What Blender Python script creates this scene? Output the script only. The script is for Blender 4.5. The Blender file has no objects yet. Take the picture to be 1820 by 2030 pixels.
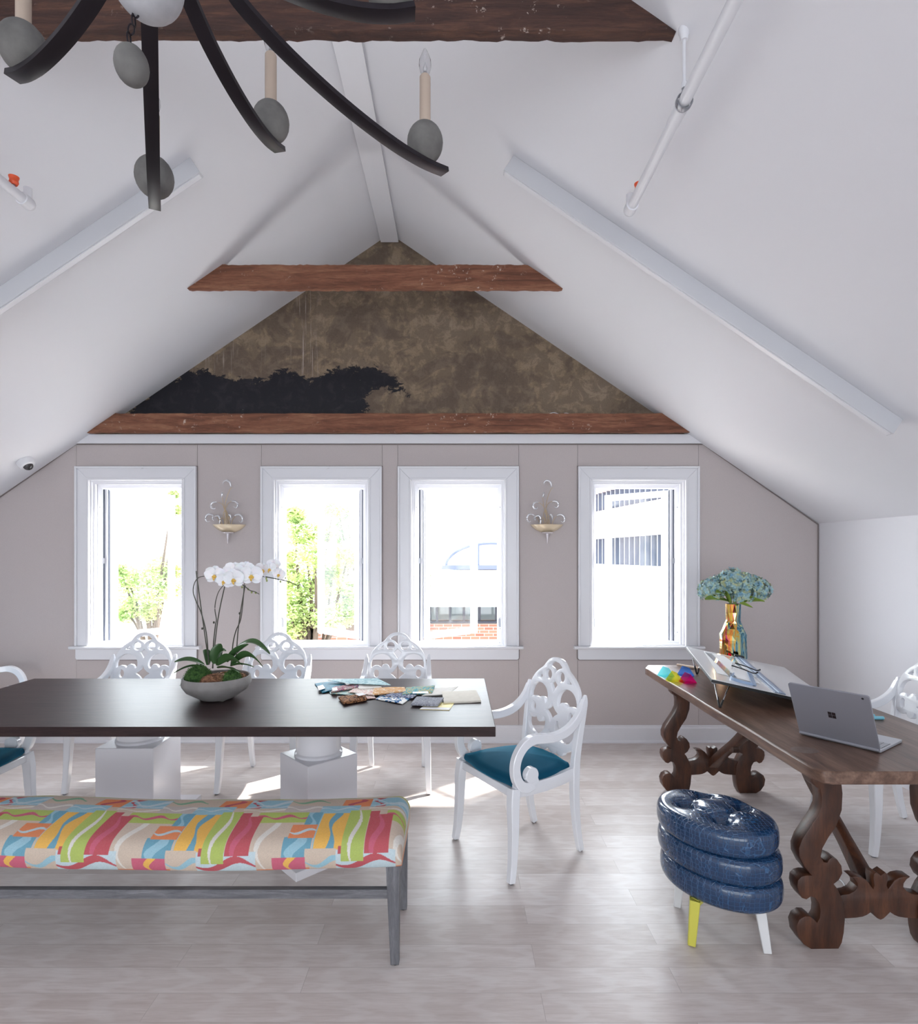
import bpy, bmesh, math, random
import numpy as np
from mathutils import Vector, Matrix

random.seed(7)
rng = np.random.default_rng(5)
SC = bpy.context.scene
COL = SC.collection
PI = math.pi

# ------------------------------------------------------------------ camera
F, VX, VY, CH = 1150.0, 905.0, 1100.0, 1.55     # focal length in px, principal point, camera height
cam = bpy.data.cameras.new('camera')
cam.sensor_fit = 'HORIZONTAL'
cam.sensor_width = 36.0
cam.lens = F / 1820.0 * 36.0
cam.shift_x = (910.0 - VX) / 1820.0
cam.shift_y = (VY - 1015.0) / 1820.0
cam.clip_start = 0.05
cam.clip_end = 200
camo = bpy.data.objects.new('camera', cam)
COL.objects.link(camo)
camo.location = (0, 0, CH)
camo.rotation_euler = (PI / 2, 0, 0)
SC.camera = camo

# ------------------------------------------------------------------ world, sun, exposure
world = bpy.data.worlds.new('sky')
SC.world = world
world.use_nodes = True
wn = world.node_tree.nodes
wn['Background'].inputs[0].default_value = (0.88, 0.94, 1.0, 1)
# the sky on the sun's side (beyond the window wall) is brighter than the sky behind the camera
_tc = wn.new('ShaderNodeTexCoord'); _sx = wn.new('ShaderNodeSeparateXYZ'); _mr = wn.new('ShaderNodeMapRange')
_mr.inputs['From Min'].default_value = -0.5; _mr.inputs['From Max'].default_value = 0.7
_mr.inputs['To Min'].default_value = 2.55; _mr.inputs['To Max'].default_value = 7.5
world.node_tree.links.new(_tc.outputs['Generated'], _sx.inputs[0])
world.node_tree.links.new(_sx.outputs['Y'], _mr.inputs['Value'])
world.node_tree.links.new(_mr.outputs[0], wn['Background'].inputs[1])
SC.view_settings.view_transform = 'Standard'
SC.view_settings.look = 'None'
SC.view_settings.gamma = 1.0
SC.view_settings.exposure = 0.99
SC.cycles.use_denoising = True
SC.cycles.max_bounces = 8
SC.cycles.diffuse_bounces = 5
SC.cycles.transparent_max_bounces = 24
SC.cycles.caustics_reflective = False
SC.cycles.caustics_refractive = False
SC.cycles.sample_clamp_indirect = 6.0

sun = bpy.data.lights.new('sun', 'SUN')
sun.energy = 10.0
sun.color = (1.0, 0.96, 0.90)
sun.angle = math.radians(1.5)
suno = bpy.data.objects.new('sun', sun)
COL.objects.link(suno)
suno.location = (6, 12, 10)
suno.rotation_euler = Vector((-0.80, -0.60, -0.95)).to_track_quat('-Z', 'Y').to_euler()

WD = 4.80                                         # depth of the window wall
WCX = [-2.644, -1.1144, 0.0146, 1.5025]           # window centres
for i, cx in enumerate(WCX):                      # portals that guide sky sampling through each opening (no light of their own)
    l = bpy.data.lights.new('window_portal', 'AREA')
    l.shape = 'RECTANGLE'; l.size = 0.76; l.size_y = 1.36
    l.cycles.is_portal = True
    lo = bpy.data.objects.new('window_portal', l)
    COL.objects.link(lo)
    lo.location = (cx, 4.96, 1.48)
    lo.rotation_euler = (math.radians(-90), 0, 0)
l = bpy.data.lights.new('rear_portal', 'AREA')
l.shape = 'RECTANGLE'; l.size = 5.8; l.size_y = 2.1
l.cycles.is_portal = True
lo = bpy.data.objects.new('rear_portal', l)
COL.objects.link(lo)
lo.location = (-0.55, -3.35, 1.35)
lo.rotation_euler = (math.radians(90), 0, 0)

# ------------------------------------------------------------------ helpers
def P(px, py, d):
    """point of the room seen at pixel (px, py) at depth d"""
    return Vector(((px - VX) * d / F, d, CH + (VY - py) * d / F))

def T(px, py, z):
    """point at height z seen at pixel (px, py)"""
    d = (CH - z) * F / (py - VY)
    return Vector(((px - VX) * d / F, d, z))

class MB:
    def __init__(s): s.v = []; s.f = []
    def add(s, vs, fs):
        b = len(s.v)
        s.v += [tuple(p) for p in vs]
        s.f += [tuple(b + i for i in f) for f in fs]
        return s
    def box(s, c, size, rot=None, taper=1.0):
        hx, hy, hz = size[0]/2, size[1]/2, size[2]/2
        vs = []
        for z, k in ((-hz, taper), (hz, 1.0)):
            for x, y in ((-hx,-hy),(hx,-hy),(hx,hy),(-hx,hy)):
                p = Vector((x*k, y*k, z))
                if rot is not None: p = rot @ p
                vs.append(p + Vector(c))
        return s.add(vs, [(0,3,2,1),(4,5,6,7),(0,1,5,4),(1,2,6,5),(2,3,7,6),(3,0,4,7)])
    def prism(s, poly, z0, z1):
        n = len(poly)
        vs = [(p[0], p[1], z0) for p in poly] + [(p[0], p[1], z1) for p in poly]
        return s.add(vs, [tuple(reversed(range(n))), tuple(range(n, 2*n))] + [(i, (i+1)%n, n+(i+1)%n, n+i) for i in range(n)])
    def extr(s, poly, vec):
        """solid from a 3D polygon moved along vec"""
        n = len(poly); vec = Vector(vec)
        vs = [Vector(p) for p in poly] + [Vector(p)+vec for p in poly]
        return s.add(vs, [tuple(range(n)), tuple(reversed(range(n, 2*n)))] + [(i, n+i, n+(i+1)%n, (i+1)%n) for i in range(n)])
    def lathe(s, prof, c=(0,0,0), n=32, M=None, sx=1, sy=1):
        vs = []; fs = []
        for r, z in prof:
            for k in range(n):
                a = 2*PI*k/n
                p = Vector((r*math.cos(a)*sx, r*math.sin(a)*sy, z))
                if M is not None: p = M @ p
                vs.append(p + Vector(c))
        m = len(prof)
        for j in range(m-1):
            for k in range(n):
                fs.append((j*n+k, j*n+(k+1)%n, (j+1)*n+(k+1)%n, (j+1)*n+k))
        if prof[0][0] > 1e-5: fs.append(tuple(reversed(range(n))))
        if prof[-1][0] > 1e-5: fs.append(tuple((m-1)*n+k for k in range(n)))
        return s.add(vs, fs)
    def ball(s, c, r, n=20, M=None, sz=1.0, sx=1.0, sy=1.0):
        h = n//2
        prof = [(max(r*math.sin(PI*j/h), 0), -r*sz*math.cos(PI*j/h)) for j in range(h+1)]
        prof[0] = (0.0, -r*sz); prof[-1] = (0.0, r*sz)
        return s.lathe(prof, c, n, M, sx, sy)
    def sweep(s, pts, sec, up=(0,0,1), n=None, closed=False, c=0.84):
        """sweep a section along pts; sec is (w,h) / list of (w,h) for a rounded bar, or r / list of r for a tube"""
        pts = [Vector(p) for p in pts]; m = len(pts); vs = []; fs = []
        up = Vector(up)
        tube = not isinstance(sec[0] if isinstance(sec, (list, tuple)) else sec, (list, tuple)) and not (isinstance(sec, tuple) and len(sec) == 2)
        if not isinstance(sec, list): sec = [sec]*m
        if tube:
            n = n or 8
            ring = [(math.cos(2*PI*k/n), math.sin(2*PI*k/n)) for k in range(n)]
        else:
            ring = [(1,c),(c,1),(-c,1),(-1,c),(-1,-c),(-c,-1),(c,-1),(1,-c)]; n = 8
        for i, p in enumerate(pts):
            a = pts[(i-1) % m] if closed else pts[max(i-1,0)]
            b = pts[(i+1) % m] if closed else pts[min(i+1,m-1)]
            t = (b-a).normalized()
            side = t.cross(up)
            if side.length < 1e-4: side = t.cross(Vector((0.3,1,0.1)))
            side.normalize(); nn = side.cross(t).normalized()
            w, h = (sec[i], sec[i]) if tube else (sec[i][0]/2, sec[i][1]/2)
            for x, y in ring: vs.append(p + side*x*w + nn*y*h)
        for i in range(m if closed else m-1):
            j = (i+1) % m
            for k in range(n): fs.append((i*n+k, i*n+(k+1)%n, j*n+(k+1)%n, j*n+k))
        if not closed:
            fs.append(tuple(reversed(range(n)))); fs.append(tuple((m-1)*n+k for k in range(n)))
        return s.add(vs, fs)
    def grid(s, fn, nu, nv, closed_u=False):
        vs = [fn(i/(nu if closed_u else nu-1), j/(nv-1)) for j in range(nv) for i in range(nu)]
        fs = []
        for j in range(nv-1):
            for i in range(nu if closed_u else nu-1):
                a = j*nu+i; b = j*nu+(i+1)%nu
                fs.append((a, b, b+nu, a+nu))
        return s.add(vs, fs)

def spline(pts, k=6, closed=False):
    """Catmull-Rom through pts (any dimension)"""
    pts = [Vector(p) for p in pts]; n = len(pts); out = []
    for i in range(n if closed else n-1):
        if closed: a, b, c, d = pts[(i-1)%n], pts[i], pts[(i+1)%n], pts[(i+2)%n]
        else: a, b, c, d = pts[max(i-1,0)], pts[i], pts[i+1], pts[min(i+2,n-1)]
        for j in range(k):
            t = j/k
            out.append(0.5*((2*b)+(c-a)*t+(2*a-5*b+4*c-d)*t*t+(3*b-a-3*c+d)*t*t*t))
    if not closed: out.append(pts[-1])
    return out

def lerp_list(vals, m):
    """m values interpolated through vals"""
    out = []
    for i in range(m):
        t = i/(m-1)*(len(vals)-1); j = min(int(t), len(vals)-2); f = t-j
        a, b = vals[j], vals[j+1]
        out.append(tuple(x*(1-f)+y*f for x, y in zip(a, b)) if isinstance(a, tuple) else a*(1-f)+b*f)
    return out

def XF(parent):
    return Matrix.Translation(parent.location) @ Matrix.Rotation(parent.rotation_euler.z, 4, 'Z')

def tag(o, label=None, cat=None, group=None, kind=None):
    if label: o['label'] = label
    if cat: o['category'] = cat
    if group: o['group'] = group
    if kind: o['kind'] = kind
    return o

def finish(me, name, mats, parent=None, smooth=35, bevel=0, world=False):
    """link a mesh as one object; world=True when its points are room coordinates"""
    if not isinstance(mats, (list, tuple)): mats = [mats]
    for m in mats: me.materials.append(m)
    o = bpy.data.objects.new(name, me); COL.objects.link(o)
    if parent is not None:
        if world:
            chain = parent; M = Matrix.Identity(4)
            while chain is not None:
                M = XF(chain) @ M; chain = chain.parent
            me.transform(M.inverted())
        o.parent = parent
    else:
        co = np.empty(len(me.vertices)*3, dtype=np.float32)
        me.vertices.foreach_get('co', co); co = co.reshape(-1, 3)
        c = Vector(((co[:,0].min()+co[:,0].max())/2, (co[:,1].min()+co[:,1].max())/2, co[:,2].min()))
        me.transform(Matrix.Translation(-c)); o.location = c
    if smooth:
        me.shade_smooth()
        me.set_sharp_from_angle(angle=math.radians(smooth))
    if bevel:
        b = o.modifiers.new('bevel', 'BEVEL'); b.width = bevel; b.segments = 2; b.limit_method = 'ANGLE'; b.angle_limit = math.radians(40)
        b.harden_normals = False
    return o

def mesh_of(mb, name, recalc=True):
    me = bpy.data.meshes.new(name)
    me.from_pydata(mb.v, [], mb.f)
    if recalc:
        bm = bmesh.new(); bm.from_mesh(me)
        bmesh.ops.recalc_face_normals(bm, faces=bm.faces)
        bm.to_mesh(me); bm.free()
    me.update()
    return me

def obj(name, mb, mats, parent=None, **k):
    rc = k.pop('recalc', True)
    return finish(mesh_of(mb, name, rc), name, mats, parent, **k)

def thing(name, label, cat, loc=(0,0,0), rz=0.0, group=None):
    o = bpy.data.objects.new(name, None); COL.objects.link(o)
    o.empty_display_size = 0.1
    o.location = loc; o.rotation_euler = (0, 0, rz)
    return tag(o, label, cat, group)

def node(name, parent, loc=(0,0,0)):
    o = bpy.data.objects.new(name, None); COL.objects.link(o)
    o.location = loc; o.parent = parent
    return o

def struct(name, mb, mats, parent=None, **k):
    o = obj(name, mb, mats, parent, **k)
    if parent is None: o['kind'] = 'structure'
    return o

def copy_tree(o, parent=None):
    c = o.copy(); COL.objects.link(c)
    if parent is not None: c.parent = parent
    for ch in list(o.children): copy_tree(ch, c)
    return c

def plate(polys, thick, bevel=0.0, M=None):
    """mesh of a flat board cut to polys (outer outline and holes), thickness along local z, mapped by M"""
    cu = bpy.data.curves.new('cut', 'CURVE'); cu.dimensions = '2D'; cu.fill_mode = 'BOTH'
    for poly in polys:
        sp = cu.splines.new('POLY'); sp.points.add(len(poly)-1)
        for i, p in enumerate(poly): sp.points[i].co = (p[0], p[1], 0, 1)
        sp.use_cyclic_u = True
    cu.extrude = max(thick/2-bevel, 1e-5); cu.bevel_depth = bevel; cu.bevel_resolution = 1; cu.offset = -bevel
    o = bpy.data.objects.new('cut', cu); COL.objects.link(o)
    dg = bpy.context.evaluated_depsgraph_get(); dg.update()
    me = bpy.data.meshes.new_from_object(o.evaluated_get(dg))
    bpy.data.objects.remove(o); bpy.data.curves.remove(cu)
    me.materials.clear()
    if M is not None: me.transform(M)
    bm = bmesh.new(); bm.from_mesh(me)
    bmesh.ops.remove_doubles(bm, verts=bm.verts, dist=1e-5)
    bm.to_mesh(me); bm.free()
    return me

def mat_xz(origin, xdir, zdir=(0,0,1)):
    """map plate x,y to xdir,zdir and its thickness to their normal"""
    x = Vector(xdir).normalized(); z = Vector(zdir).normalized(); n = x.cross(z).normalized()
    M = Matrix.Identity(4)
    for i in range(3):
        M[i][0] = x[i]; M[i][1] = z[i]; M[i][2] = n[i]; M[i][3] = origin[i]
    return M

def join_me(meshes, name):
    bm = bmesh.new()
    for m in meshes: bm.from_mesh(m)
    me = bpy.data.meshes.new(name); bm.to_mesh(me); bm.free()
    return me

# ------------------------------------------------------------------ materials
def srgb(r, g, b):
    f = lambda c: (c/255/12.92) if c <= 10 else (((c/255)+0.055)/1.055)**2.4
    return (f(r), f(g), f(b), 1.0)

class NT:
    def __init__(s, name):
        s.m = bpy.data.materials.new(name); s.m.use_nodes = True
        s.t = s.m.node_tree; s.n = s.t.nodes; s.b = s.n['Principled BSDF']
    def new(s, typ, **k):
        n = s.n.new(typ)
        for a, v in k.items(): setattr(n, a, v)
        return n
    def link(s, a, b): s.t.links.new(a, b)
    def coord(s, scale=(1,1,1), kind='Object', rot=(0,0,0)):
        tc = s.new('ShaderNodeTexCoord'); mp = s.new('ShaderNodeMapping')
        mp.inputs['Scale'].default_value = scale; mp.inputs['Rotation'].default_value = rot
        s.link(tc.outputs[kind], mp.inputs[0]); return mp.outputs[0]
    def noise(s, vec, scale=5, detail=4, rough=0.55, dist=0.0):
        n = s.new('ShaderNodeTexNoise'); n.inputs['Scale'].default_value = scale
        n.inputs['Detail'].default_value = detail; n.inputs['Roughness'].default_value = rough
        n.inputs['Distortion'].default_value = dist
        if vec is not None: s.link(vec, n.inputs['Vector'])
        return n.outputs['Fac']
    def ramp(s, fac, stops, interp='LINEAR'):
        r = s.new('ShaderNodeValToRGB'); cr = r.color_ramp; cr.interpolation = interp
        while len(cr.elements) < len(stops): cr.elements.new(0.5)
        for e, (p, c) in zip(cr.elements, stops):
            e.position = p; e.color = c if isinstance(c, tuple) else (c, c, c, 1)
        s.link(fac, r.inputs[0]); return r.outputs[0]
    def mix(s, a, b, fac, mode='MIX'):
        m = s.new('ShaderNodeMix', data_type='RGBA', blend_type=mode)
        for v, i in ((fac, 0), (a, 6), (b, 7)):
            if isinstance(v, (int, float, tuple)): m.inputs[i].default_value = v
            else: s.link(v, m.inputs[i])
        return m.outputs[2]
    def math(s, op, a, b=0.0):
        m = s.new('ShaderNodeMath', operation=op)
        for v, i in ((a, 0), (b, 1)):
            if isinstance(v, (int, float)): m.inputs[i].default_value = v
            else: s.link(v, m.inputs[i])
        return m.outputs[0]
    def set(s, **k):
        names = dict(color='Base Color', rough='Roughness', metal='Metallic', spec='Specular IOR Level', coat='Coat Weight',
                     coat_rough='Coat Roughness', sheen='Sheen Weight', trans='Transmission Weight', ior='IOR', alpha='Alpha',
                     sss='Subsurface Weight', sheen_rough='Sheen Roughness', film='Thin Film Thickness')
        for a, v in k.items():
            i = s.b.inputs[names[a]]
            if isinstance(v, (int, float, tuple)): i.default_value = v
            else: s.link(v, i)
        return s
    def bump(s, h, strength=0.3, dist=0.01):
        b = s.new('ShaderNodeBump'); b.inputs['Strength'].default_value = strength; b.inputs['Distance'].default_value = dist
        s.link(h, b.inputs['Height']); s.link(b.outputs[0], s.b.inputs['Normal']); return s

def simple(name, col, rough=0.5, **k):
    n = NT(name); n.set(color=col, rough=rough, **k)
    v = n.noise(n.coord(), 9, 3)                      # slight unevenness of the surface finish
    n.set(rough=n.math('ADD', n.math('MULTIPLY', v, 0.12), max(rough-0.06, 0.0)))
    return n.m

def wood(name, dark, mid, light, axis=(1,9,9), scale=3.0, rough=0.45, bump=0.15, spec=0.5, chips=None, coat=0.0):
    n = NT(name); c = n.coord(axis)
    g = n.noise(c, scale, 6, 0.6, 0.8); g2 = n.noise(c, scale*7, 3, 0.6)
    col = n.ramp(g, [(0.28, dark), (0.5, mid), (0.74, light)])
    col = n.mix(col, dark, n.ramp(g2, [(0.45, 0.0), (0.75, 0.55)]), 'MIX')
    h = g2
    if chips:
        w = n.noise(n.coord((1,1,1)), 26, 5, 0.7); w2 = n.noise(n.coord(), 2.2, 2)
        f = n.math('MULTIPLY', n.ramp(w, [(0.62, 0.0), (0.66, 1.0)]), n.ramp(w2, [(0.45, 0.0), (0.62, 1.0)]))
        col = n.mix(col, chips, f)
    n.set(color=col, rough=rough, spec=spec, coat=coat)
    n.bump(h, bump, 0.004)
    return n.m

def clear_glass(name, tint=(1,1,1,1), gloss=0.10, rough=0.02, power=5.0):
    n = NT(name); n.n.remove(n.b)
    tr = n.new('ShaderNodeBsdfTransparent'); gl = n.new('ShaderNodeBsdfGlossy'); fr = n.new('ShaderNodeLayerWeight')
    tr.inputs[0].default_value = tint; gl.inputs['Roughness'].default_value = rough; fr.inputs[0].default_value = 0.5
    m = n.new('ShaderNodeMixShader')
    f = n.math('ADD', n.math('MULTIPLY', n.math('POWER', fr.outputs['Facing'], power), 0.9), 0.02+gloss*0.1)
    n.link(f, m.inputs[0]); n.link(tr.outputs[0], m.inputs[1]); n.link(gl.outputs[0], m.inputs[2])
    n.link(m.outputs[0], n.n['Material Output'].inputs[0])
    return n.m

def attr_mat(name, attr, rough=0.8, weave=None, **k):
    n = NT(name); a = n.new('ShaderNodeAttribute', attribute_name=attr)
    col = a.outputs['Color']
    if weave:
        w = n.noise(n.coord(weave), 60, 3, 0.7)
        col = n.mix(col, n.mix(col, (1,1,1,1), 0.22), n.ramp(w, [(0.35, 0.0), (0.7, 1.0)]))
        n.bump(w, 0.12, 0.001)
    n.set(color=col, rough=rough, **k)
    return n.m

M_ceiling = simple('white_ceiling_paint', srgb(226, 226, 230), 0.55)
M_trim = simple('white_trim_paint', srgb(228, 228, 232), 0.30)
M_frame = simple('white_window_vinyl', srgb(244, 244, 248), 0.35)
M_gasket = simple('grey_window_gasket', srgb(82, 88, 102), 0.5)
M_steel = simple('dull_steel', srgb(150, 152, 158), 0.35, metal=0.8)
M_glass = clear_glass('window_glass', (0.97, 0.985, 0.98, 1), 0.10)
M_clear = clear_glass('clear_bulb_glass', (0.90, 0.90, 0.91, 1), 0.5, 0.02, 2.2)
M_lacquer = simple('white_lacquer', srgb(238, 239, 243), 0.16, coat=0.5)
M_blackplastic = simple('black_plastic', srgb(22, 22, 24), 0.45)
M_cord = simple('taupe_welting', srgb(128, 118, 116), 0.8)

def fabric_wall():
    n = NT('taupe_linen_wall')
    a = n.noise(n.coord((90, 1, 260)), 3, 3, 0.6); b = n.noise(n.coord((260, 1, 60)), 3, 3, 0.6); c = n.noise(n.coord(), 1.2, 2)
    col = n.mix(srgb(186, 177, 176), srgb(203, 194, 192), n.ramp(n.math('MULTIPLY', n.math('ADD', a, b), 0.5), [(0.35, 0.0), (0.65, 1.0)]))
    col = n.mix(col, srgb(194, 185, 184), n.math('MULTIPLY', c, 0.35))
    n.set(color=col, rough=0.9, spec=0.15); n.bump(a, 0.08, 0.001); return n.m
M_fabric = fabric_wall()

def floor_mat():
    n = NT('whitewashed_oak_floor')
    br = n.new('ShaderNodeTexBrick'); br.offset = 0.37; br.squash = 1.0
    br.inputs['Scale'].default_value = 1.0; br.inputs['Brick Width'].default_value = 1.35; br.inputs['Row Height'].default_value = 0.128
    br.inputs['Mortar Size'].default_value = 0.0011; br.inputs['Mortar Smooth'].default_value = 0.1; br.inputs['Bias'].default_value = 0.0
    br.inputs['Color1'].default_value = (0, 0, 0, 1); br.inputs['Color2'].default_value = (1, 1, 1, 1); br.inputs['Mortar'].default_value = (0.5, 0.5, 0.5, 1)
    c = n.coord((1,1,1)); n.link(c, br.inputs['Vector'])
    # shift grain per board
    sep = n.new('ShaderNodeVectorMath', operation='MULTIPLY_ADD')
    n.link(c, sep.inputs[0]); sep.inputs[1].default_value = (0.9, 11.0, 1.0)
    n.link(n.mix((0,0,0,1), (7, 13, 3, 1), br.outputs['Color']), sep.inputs[2])
    g = n.noise(sep.outputs[0], 2.3, 6, 0.62, 1.6); g2 = n.noise(sep.outputs[0], 16, 4, 0.6, 0.4)
    wv = n.new('ShaderNodeTexWave', wave_type='RINGS', rings_direction='Y'); wv.inputs['Scale'].default_value = 1.6; wv.inputs['Distortion'].default_value = 5.0; wv.inputs['Detail'].default_value = 2; wv.inputs['Detail Scale'].default_value = 1.0
    n.link(sep.outputs[0], wv.inputs['Vector'])
    col = n.ramp(g, [(0.25, srgb(208, 197, 192)), (0.5, srgb(221, 212, 208)), (0.75, srgb(232, 225, 222))])
    col = n.mix(col, srgb(198, 184, 177), n.math('MULTIPLY', n.ramp(g2, [(0.45, 0.0), (0.8, 1.0)]), 0.5))
    col = n.mix(col, srgb(240, 236, 234), n.math('MULTIPLY', n.ramp(wv.outputs['Fac'], [(0.7, 0.0), (0.95, 1.0)]), 0.28))
    tone = n.ramp(br.outputs['Color'], [(0.0, srgb(230, 225, 222)), (1.0, (1,1,1,1))])
    col = n.mix(col, tone, 0.85, 'MULTIPLY')
    seam = n.ramp(br.outputs['Fac'], [(0.0, 0.0), (1.0, 0.38)])
    col = n.mix(col, srgb(130, 116, 110), seam)
    n.set(color=col, rough=n.math('ADD', n.math('MULTIPLY', g2, 0.12), 0.27), spec=0.38)
    n.bump(n.math('SUBTRACT', g2, n.math('MULTIPLY', br.outputs['Fac'], 2.0)), 0.10, 0.003)
    return n.m
M_floor = floor_mat()

# ------------------------------------------------------------------ room
ROOF_Z, ROOF_X, ROOF_S = 4.218, -0.553, 0.679
def roof(x): return ROOF_Z - ROOF_S*abs(x-ROOF_X)
XL, XR, YB, YF = -4.10, 2.995, 4.80, -3.2
ZE = roof(XR)

m = MB(); m.box(((XL+XR)/2, (YB+YF)/2+0.1, -0.06), (XR-XL+0.4, YB-YF+0.4, 0.12)); struct('floor', m, M_floor, smooth=0)
m = MB()
for sgn, xe in ((-1, XL-0.12), (1, XR+0.12)):
    a = (ROOF_X, YF, ROOF_Z); b = (xe, YF, roof(xe))
    m.extr([a, b, (xe, YF, roof(xe)+0.15), (ROOF_X, YF, ROOF_Z+0.15)], (0, YB+0.2-YF, 0))
struct('ceiling', m, M_ceiling, smooth=0)
m = MB(); m.box((XR+0.05, (YB+YF)/2, ZE/2+0.02), (0.10, YB-YF+0.2, ZE+0.04)); struct('wall_right', m, M_ceiling, smooth=0)
m = MB(); m.box((XL-0.05, (YB+YF)/2, roof(XL)/2+0.02), (0.10, YB-YF+0.2, roof(XL)+0.04)); struct('wall_left', m, M_ceiling, smooth=0)

# unseen gable wall added behind the camera; its unglazed opening limits the sky fill
m = MB(); ox0, ox1, oz0, oz1 = -3.4, 2.3, 0.35, 2.35
for poly in ([(XL,0),(XR,0),(XR,oz0),(XL,oz0)], [(XL,oz0),(ox0,oz0),(ox0,roof(ox0)-.001),(XL,roof(XL))], [(ox1,oz0),(XR,oz0),(XR,roof(XR)),(ox1,roof(ox1)-.001)], [(ox0,min(oz1, roof(ox0)-.01)),(ox1,min(oz1, roof(ox1)-.01)),(ox1,roof(ox1)),(ROOF_X,ROOF_Z),(ox0,roof(ox0))]):
    m.extr([(x, YF, z) for x, z in poly], (0, -0.12, 0))
struct('wall_front_added', m, M_ceiling, smooth=0)

# window wall below the ledge: fabric panels with fine gaps at their seams, openings for the four windows
ZT = 2.462
HW, HZ0, HZ1 = 0.385, 0.795, 2.165
m = MB()
xs = [XL] + [x for cx in WCX for x in (cx-0.5, cx+0.5)] + [XR]
g = 0.0012
for i in range(len(xs)-1):
    x0, x1 = xs[i]+g, xs[i+1]-g
    if i % 2 == 0:
        pts = [(x0, 0.0), (x1, 0.0)]
        if i == 0: pts += [(x1, ZT), (-3.142, ZT), (x0, roof(x0))]
        elif i == 8: pts += [(x1, roof(x1)), (2.036, ZT), (x0, ZT)]
        else: pts += [(x1, ZT), (x0, ZT)]
        m.extr([(x, YB, z) for x, z in pts], (0, 0.14, 0))
    else:
        cx = WCX[i//2]
        m.extr([(x0, YB, 0), (x1, YB, 0), (x1, YB, HZ0), (x0, YB, HZ0)], (0, 0.14, 0))
        m.extr([(x0, YB, HZ1), (x1, YB, HZ1), (x1, YB, ZT), (x0, YB, ZT)], (0, 0.14, 0))
        m.extr([(x0, YB, HZ0), (cx-HW, YB, HZ0), (cx-HW, YB, HZ1), (x0, YB, HZ1)], (0, 0.14, 0))
        m.extr([(cx+HW, YB, HZ0), (x1, YB, HZ0), (x1, YB, HZ1), (cx+HW, YB, HZ1)], (0, 0.14, 0))
struct('wall_back', m, M_fabric, smooth=0)

# brown plaster gable with black paint patch
gx0, gx1 = ROOF_X-2.66, ROOF_X+2.66
def gable_mat():
    n = NT('weathered_brown_plaster')
    a = n.new('ShaderNodeAttribute', attribute_name='paint')
    c = n.coord((1,1,1))
    n1 = n.noise(c, 2.6, 8, 0.62, 0.7); n2 = n.noise(c, 9, 8, 0.7, 0.5); n3 = n.noise(c, 70, 4, 0.7)
    st = n.noise(n.coord((14, 1, 0.5)), 3.5, 5, 0.7); stm = n.noise(n.coord((1.1, 1, 0.7)), 1.6, 2)
    base = n.ramp(n1, [(0.30, srgb(108, 95, 84)), (0.47, srgb(128, 112, 96)), (0.50, srgb(146, 128, 106)), (0.72, srgb(156, 139, 120))])
    base = n.mix(base, srgb(92, 78, 68), n.math('MULTIPLY', n.ramp(n2, [(0.42, 0.0), (0.52, 1.0)]), 0.5))
    base = n.mix(base, srgb(66, 56, 50), n.math('MULTIPLY', n.ramp(n3, [(0.5, 0.0), (0.8, 1.0)]), 0.35))
    streak = n.math('MULTIPLY', n.ramp(st, [(0.56, 0.0), (0.72, 1.0)]), n.new('ShaderNodeAttribute', attribute_name='streak').outputs['Fac'])
    base = n.mix(base, srgb(176, 162, 152), streak)
    chip = n.math('MULTIPLY', n.ramp(n.noise(c, 42, 3, 0.8), [(0.70, 0.0), (0.73, 1.0)]), 0.5)
    base = n.mix(base, srgb(190, 182, 176), chip)
    blk = n.mix(srgb(24, 23, 30), srgb(46, 44, 50), n.ramp(n2, [(0.5, 0.0), (0.75, 1.0)]))
    blk = n.mix(blk, srgb(170, 166, 168), n.ramp(n.noise(c, 30, 3, 0.8), [(0.72, 0.0), (0.75, 0.8)]))
    d = n.math('ADD', a.outputs['Fac'], n.math('MULTIPLY', n.math('SUBTRACT', n.noise(n.coord((1, 1, 1.6)), 11, 9, 0.72, 0.4), 0.5), 0.34))
    f = n.ramp(d, [(0.0, 0.0), (0.012, 1.0)])
    n.set(color=n.mix(base, blk, f), rough=n.math('SUBTRACT', 0.85, n.math('MULTIPLY', f, 0.4)), spec=0.3)
    n.bump(n.math('ADD', n2, n.math('MULTIPLY', n3, 0.3)), 0.45, 0.012); return n.m
paint_px = [(60,400),(90,372),(130,350),(165,318),(200,290),(235,272),(270,262),(300,262),(330,265),(360,280),(400,285),(450,290),(500,285),(525,268),(540,256),(565,264),(600,280),(630,290),(665,278),(690,262),(730,256),(770,250),(810,254),(850,264),(880,280),(900,300),(915,312),(928,345),(905,332),(880,318),(855,328),(835,322),(812,330),(802,350),(805,420),(60,420)]
paint = np.array([((200+x*0.6593-VX)*4.82/F, CH+(VY-(560+y*0.6593))*4.82/F) for x, y in paint_px])
NU, NV = 240, 90
m = MB()
ztop = ROOF_Z+0.02
def gfn(u, v):
    z = ZT-0.05 + (ztop-ZT+0.05)*v
    h = (ROOF_Z+0.03-z)/ROOF_S
    return (ROOF_X + (2*u-1)*h, 4.82, z)
m.grid(gfn, NU, NV)
o = struct('wall_gable', m, gable_mat(), smooth=0)
me = o.data; co = np.array([(v.co.x+o.location.x, v.co.z+o.location.z) for v in me.vertices])
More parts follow.
